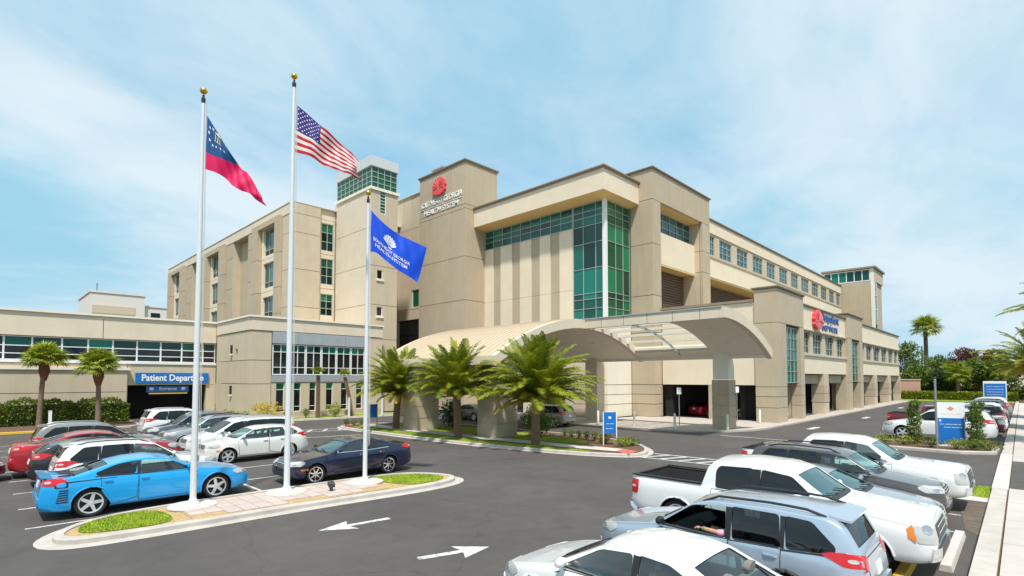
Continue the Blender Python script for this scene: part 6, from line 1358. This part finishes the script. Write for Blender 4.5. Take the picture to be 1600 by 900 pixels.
# ================================================================== FAR BUILDINGS
T = thing('far_white_building', 'far white building with stepped roof behind the left wing', 'building', (19, 160, 0)); b = MB(); b.box(19, 30, 160, 180, 0, 24.5); b.box(30, 42, 161, 180, 0, 22.0); b.build('wall', 'far_white', T); b = MB(); b.box(19.4, 28, 159.9, 160, 19.5, 21.5); b.build('tan_band', 'far_tan', T)
for x in (31.5, 35.5): b = MB(); b.box(x, x + 2.0, 160.85, 160.99, 18.6, 20.6); b.build('window', 'glass_dark', T)
b = MB(); b.box(18.8, 30.2, 159.8, 180.2, 24.5, 25); b.box(30.2, 42.2, 160.8, 180.2, 22, 22.4); b.build('roof_edge', 'far_white', T); b = MB(); b.tube([(20.5, 162, 24.9), (20.5, 162, 27)], .2, 6); b.build('mast', 'steel', T)
def house(loc, w, d, h, rise, wm, label, over=.6):
    T = thing('house', label, 'building', loc, R(-90 + 8)); b = MB(); b.box(-w / 2, w / 2, 0, d, 0, h); b.build('wall', wm, T, world=False)
    b = MB(); b.add([(-w / 2 - over, -over, h), (w / 2 + over, -over, h), (w / 2 + over, d + over, h), (-w / 2 - over, d + over, h), (-w / 2 * .55, d / 2, h + rise), (w / 2 * .55, d / 2, h + rise)], [(0, 1, 5, 4), (2, 3, 4, 5), (1, 2, 5), (3, 0, 4), (3, 2, 1, 0)]); b.build('roof', 'grey_panel', T, world=False)
    for k in range(4): x = -w / 2 + w * (k + .5) / 4; b = MB(); b.box(x - .7, x + .7, -.08, -.01, 1.0, 2.5); fr = b.build('window', 'white_metal', T, world=False); b = MB(); b.box(x - .6, x + .6, -.1, -.085, 1.1, 2.4); b.build('pane', 'glass_dark', fr, world=False)
house((140, 12, 0), 16, 9, 4.2, 2.0, 'pink_wall', 'pink house with hipped grey roof behind the far trees'); house((150, 1.5, 0), 20, 9, 7.2, 3.0, 'far_white', 'pale house with hipped roof behind the golden palms')
T = thing('pink_wall', 'low pink garden wall beyond the end of the right wing', 'wall', (113.8, 15.4, 0)); b = MB(); b.box(113.8, 114.1, 12.6, 18, 0, 3.4); b.build('wall', 'pink_wall', T); b = MB(); b.box(113.7, 114.2, 12.5, 18.1, 3.4, 3.55); b.build('coping', 'stucco_pale', T)
T = thing('utility_pole', 'thin dark pole rising beyond the right hand trees', 'pole', (160, 17.2, 0)); b = MB(); b.tube([(0, 0, 0), (0, 0, 11.5)], [.18, .12], 8); b.build('shaft', 'bark', T, world=False); b = MB(); b.box(-1, 1, -.08, .08, 10.6, 10.8); b.build('crossarm', 'bark', T, world=False)
# ================================================================== PARKED CARS
CL = 'glass_clear'; TN = 'glass_tint'; WS = 'glass_shield'
car('compact', 'paint_white_car', (6.9, 4.05), R(90), 'white compact sedan cut off by the bottom edge of the picture', 'car', 'sedan', True, 7, glass=(CL, CL, CL), seatmat='cabin_tan', group='cars parked along the right pavement')
FT, fsp, fbv = car('crossover', 'paint_silver_blue', (9.62, 3.92), R(90), 'silver blue crossover with its driver window down beside the white sedan', 'car', 'crossover', True, 5, openwin=True, glass=(CL, TN, WS), clad=True, seatmat='cabin', group='cars parked along the right pavement')
car('pickup', 'paint_white_car', (12.75, 4.18), R(-90), 'nearer white pickup truck with open bed and amber corner lamps', 'pickup', 'pickup_truck', True, 6, glass=(TN, TN, WS), amber=True, chrome=True, seatmat='cabin', group='cars parked along the right pavement')
car('saloon', 'paint_silver', (15.3, 3.85), R(-90), 'silver sedan mostly hidden between the white pickup and the dark wagon', 'car', 'sedan', True, 7, glass=(CL, TN, WS), group='cars parked along the right pavement')
car('crossover', 'paint_graphite', (17.5, 3.85), R(-90), 'dark grey wagon with long roof and chrome grille beside the farther pickup', 'car', 'crossover', True, 5, chrome=True, amber=True, glass=(CL, TN, WS), over=dict(L=4.85, bl=(-2.02, -2.28), top=[(2.42, .6), (2.4, .9), (2.22, 1.0), (1.5, 1.08), (1.05, 1.14), (.34, 1.6), (-.05, 1.70), (-1.0, 1.73), (-1.9, 1.70), (-2.1, 1.62), (-2.32, 1.16), (-2.4, .98), (-2.42, .6)], belt=[(2.42, .9), (1.0, 1.08), (-1.5, 1.12), (-2.42, 1.1)], win=[[(.92, 1.14), (.32, 1.53), (-.28, 1.60), (-.32, 1.10)], [(-.42, 1.10), (-.38, 1.605), (-1.12, 1.61), (-1.17, 1.11)], [(-1.24, 1.11), (-1.2, 1.61), (-1.7, 1.59), (-2.02, 1.24), (-1.98, 1.16)]]), group='cars parked along the right pavement')
car('pickup', 'paint_white_car', (19.95, 4.15), R(-90), 'farther white pickup truck with chrome grille next to the empty bay', 'pickup', 'pickup_truck', True, 6, glass=(CL, TN, WS), chrome=True, seatmat='cabin', group='cars parked along the right pavement')
car('crossover', 'paint_white_car', (40.7, 3.75), R(90), 'white large SUV parked behind the planted sign island', 'car', 'suv', False, 5, scale=1.15, group='cars parked beyond the sign island')
car('pickup', 'paint_maroon', (46.2, 3.9), R(-90), 'maroon pickup truck parked just beyond the white SUV', 'pickup', 'pickup_truck', False, 6, group='cars parked beyond the sign island')
car('saloon', 'paint_white_car', (49.6, 3.3), R(90), 'white sedan with red tail lamps beyond the maroon pickup', 'car', 'sedan', group='cars parked beyond the sign island')
car('crossover', 'paint_black_car', (52.8, 3.2), R(90), 'black SUV with red tail lamps in the right row', 'car', 'suv', group='cars parked beyond the sign island')
car('crossover', 'paint_white_car', (58.6, 3.3), R(90), 'white crossover beyond the slate sedan in the right row', 'car', 'suv', group='cars parked beyond the sign island')
car('compact', 'paint_silver', (62.5, 3.2), R(90), 'silver compact between two crossovers in the right row', 'car', 'sedan', group='cars parked beyond the sign island')
car('crossover', 'paint_taupe', (67, 3.3), R(90), 'taupe crossover, fourth from the end of the row beyond the sign island', 'car', 'suv', group='cars parked beyond the sign island')
for u_, k_, c_, l_ in ((55.6, 'saloon', 'paint_grey_blue', 'slate sedan between the black SUV and the white crossover'), (71.5, 'saloon', 'paint_silver', 'silver sedan in front of the far blue sign'), (76.0, 'crossover', 'paint_white_car', 'white SUV just before the far blue sign'), (80.0, 'compact', 'paint_graphite', 'dark small car at the foot of the far blue sign')): car(k_, c_, (u_, 3.3), R(90), l_, 'car', 'sedan' if k_ != 'crossover' else 'suv', group='cars parked beyond the sign island')
# left lot
GL = 'cars parked nose in on the left'
BT, bsp, bbv = car('muscle', 'paint_blue_car', (3.80, 18.85), 0, 'bright blue sedan with star wheels and rear wing beside the flag island', 'car', 'sedan', True, 5, glass=(CL, TN, WS), seatmat='cabin', group=GL)
for md in ('L', 'R'):
    for k in range(6): patch(bbv, bsp, md, [(-2.22 + k * .012, .46 + k * .06), (-2.22 + k * .012, .49 + k * .06), (-1.98, .49 + k * .06), (-1.98, .46 + k * .06)], .008, 2, 4, .004, 0).build('fender_stripe', 'trim_black', BT, True, world=False)
    patch(bbv, bsp, md, [(-2.26, .84), (-2.24, .99), (-1.98, 1.0), (-1.98, .84)], .006, 4, 4, .004, .5).build('fender_stripe', 'seam', BT, True, world=False)
    patch(bbv, bsp, md, [(-2.22, .86), (-2.21, .97), (-2.02, .98), (-2.02, .86)], .010, 4, 4, .006, .9).build('fender_badge', 'paint_blue_car', BT, True, world=False)
    patch(bbv, bsp, md, [(-1.98, .955), (-1.98, .985), (-.95, .985), (-.95, .97)], .008, 2, 10, .004, 0).build('shoulder_stripe', 'seam', BT, True, world=False)
b = MB(); b.extr([(-2.28, 1.115), (-2.53, 1.15), (-2.54, 1.125), (-2.30, 1.08)], lambda x, z, h: (x, h, z), -.78, .78); b.build('rear_wing', 'paint_blue_car', BT, world=False)
car('crossover', 'paint_white_car', (4.05, 21.75), 0, 'white crossover with slanted red tail lamps directly behind the blue sedan', 'car', 'crossover', True, 5, glass=(CL, TN, WS), group=GL)
car('hatch', 'paint_black_car', (3.6, 24.5), 0, 'black hatchback with dark rear glass between the white crossover and the red sedan', 'car', 'hatchback', False, 5, group=GL, scale=1.0)
car('saloon', 'paint_red_car', (3.75, 27.3), 0, 'bright red sedan beyond the black hatchback', 'car', 'sedan', False, 7, group=GL, scale=1.1)
car('crossover', 'paint_taupe', (4.1, 30.15), 0, 'silver SUV with red rear corner, last but one of the left row', 'car', 'suv', False, 5, group=GL, scale=1.04)
car('compact', 'paint_maroon', (-1.35, 26.9), 0, 'maroon hatch cut off by the left edge of the picture', 'car', 'sedan', False, 5, group=GL)
GR = 'cars parked nose out on the left'
car('saloon', 'paint_navy', (10.05, 18.7), R(180), 'navy almost black sedan beside the lawn tip of the flag island', 'car', 'sedan', True, 7, 'chrome', glass=(CL, TN, WS), chrome=True, amber=True, group=GR)
car('hatch', 'paint_ivory_car', (9.15, 25.55), R(180), 'ivory hatchback with orange side markers beyond the empty bay', 'car', 'hatchback', True, 5, glass=(CL, CL, WS), amber=True, group=GR)
car('minivan', 'paint_white_car', (9.5, 28.4), R(180), 'white minivan hidden behind the ivory hatchback', 'car', 'minivan', False, 7, group=GR)
car('crossover', 'paint_silver', (9.2, 32.3), R(180), 'silver crossover with dark wheel arches behind the white minivan', 'car', 'crossover', True, 7, glass=(CL, TN, WS), group=GR)
car('crossover', 'paint_grey_blue', (9.1, 35.4), R(180), 'slate grey wagon behind the silver crossover', 'car', 'suv', False, 5, group=GR)
car('crossover', 'paint_white_car', (9.7, 38.6), 0, 'white SUV farthest back, its red tail lamp facing left', 'car', 'suv', False, 5, group=GR, scale=1.08)
# under the canopy and in the garage
car('crossover', 'paint_taupe', (31.6, 26.9), R(90), 'champagne SUV waiting under the entrance canopy', 'car', 'suv', False, 5)
car('saloon', 'paint_graphite', (31.2, 35.5), R(90), 'dark sedan in the shade at the far end of the canopy drive', 'car', 'sedan', False, 7)
car('compact', 'paint_red_car', (49.8, 21.6), R(-20), 'red car inside the dark garage opening', 'car', 'sedan', False, 5); bpy.data.objects[-1] if False else None
car('compact', 'paint_white_car', (50.5, 17.4), R(90), 'white car inside the garage by the wing corner', 'car', 'sedan', False, 5)
car('crossover', 'paint_silver', (56.5, 18.8), R(90), 'silver car inside the first garage bay of the wing', 'car', 'suv', False, 5)
# ================================================================== DRIVER
mat('skin', (0.50, 0.27, 0.17), .55); mat('shirt_pink', (0.72, 0.36, 0.47), .85, var=.06, vscale=20); mat('hair_brown', (0.035, 0.02, 0.012), .7); mat('trouser', (0.03, 0.035, 0.06), .9); mat('band_green', (.05, .3, .14), .6)
def skinned(name, verts, edges, radii, m, parent, root=0, sub=2):
    me = bpy.data.meshes.new(name); me.from_pydata([tuple(v) for v in verts], edges, []); o = bpy.data.objects.new(name, me); COL.objects.link(o); md = o.modifiers.new('s', 'SKIN'); md.use_smooth_shade = True
    for i, r_ in enumerate(radii): me.skin_vertices[0].data[i].radius = (r_, r_) if not isinstance(r_, tuple) else r_
    me.skin_vertices[0].data[root].use_root = True; s_ = o.modifiers.new('u', 'SUBSURF'); s_.levels = s_.render_levels = sub
    dg = bpy.context.evaluated_depsgraph_get(); dg.update(); out = bpy.data.meshes.new_from_object(o.evaluated_get(dg)); bpy.data.objects.remove(o); bpy.data.meshes.remove(me); out.materials.clear(); out.materials.append(M[m]); out.shade_smooth()
    q = bpy.data.objects.new(name, out); COL.objects.link(q); q.parent = parent; return q
px = fsp['win'][0][2][0] + .16; PT = thing('person', 'driver in a pink sleeve resting a forearm on the open car window', 'person', (9.62, 3.92, .006), R(90))
V = [(px - .10, .36, .68), (px - .17, .36, .88), (px - .22, .36, 1.08), (px - .23, .36, 1.19), (px - .21, .36, 1.27), (px - .20, .36, 1.38), (px - .22, .52, 1.11), (px - .20, .66, 1.10), (px - .08, .76, 1.085), (px + .10, .765, 1.10), (px + .26, .745, 1.105), (px - .22, .20, 1.11), (px - .10, .12, .95), (px + .12, .22, .98), (px + .30, .28, 1.03), (px + .08, .46, .66), (px + .38, .47, .68), (px + .60, .48, .45), (px + .08, .26, .66), (px + .38, .25, .68), (px + .60, .24, .45)]
E_ = [(0, 1), (1, 2), (2, 3), (3, 4), (4, 5), (2, 6), (6, 7), (7, 8), (8, 9), (9, 10), (2, 11), (11, 12), (12, 13), (13, 14), (0, 15), (15, 16), (16, 17), (0, 18), (18, 19), (19, 20)]
RR = [.15, .15, .14, .055, .085, .09, .075, .058, .048, .042, .032, .075, .055, .043, .032, .09, .075, .055, .09, .075, .055]
body_ = skinned('body', V, E_, RR, 'skin', PT)
skinned('shirt', [V[0], V[1], V[2], V[6], V[7], V[8], (px + .0, .763, 1.092), V[11], V[12], (px - .0, .16, .96)], [(0, 1), (1, 2), (2, 3), (3, 4), (4, 5), (5, 6), (2, 7), (7, 8), (8, 9)], [.165, .165, .15, .085, .068, .062, .056, .085, .065, .056], 'shirt_pink', PT)
b = MB(); b.ball((px - .215, .36, 1.385), .118, 14, 9, 1.1); b.v = [(x - (.02 if x > px - .17 else 0), y, max(z, 1.30) if x > px - .16 else z) for x, y, z in b.v]; b.build('hair', 'hair_brown', PT, True, world=False)
hb_ = MB()
for k, (dy, dz, l) in enumerate(((.034, .0, .085), (.012, .006, .10), (-.012, .006, .095), (-.034, .0, .075))): c = Vector((px + .28, .745, 1.105)); hb_.tube([c + Vector((0, dy, dz)), c + Vector((l * .55, dy, dz + .006)), c + Vector((l, dy * 1.05, dz - .02))], [.012, .0105, .008], 6)
hb_.tube([(px + .26, .72, 1.10), (px + .31, .695, 1.10), (px + .345, .69, 1.09)], [.013, .011, .009], 6); hb_.build('fingers', 'skin', PT, True, world=False)
b = MB(); b.tube([(px + .195, .754, 1.104), (px + .215, .752, 1.105)], .044, 12); b.build('wristband', 'band_green', PT, True, world=False)
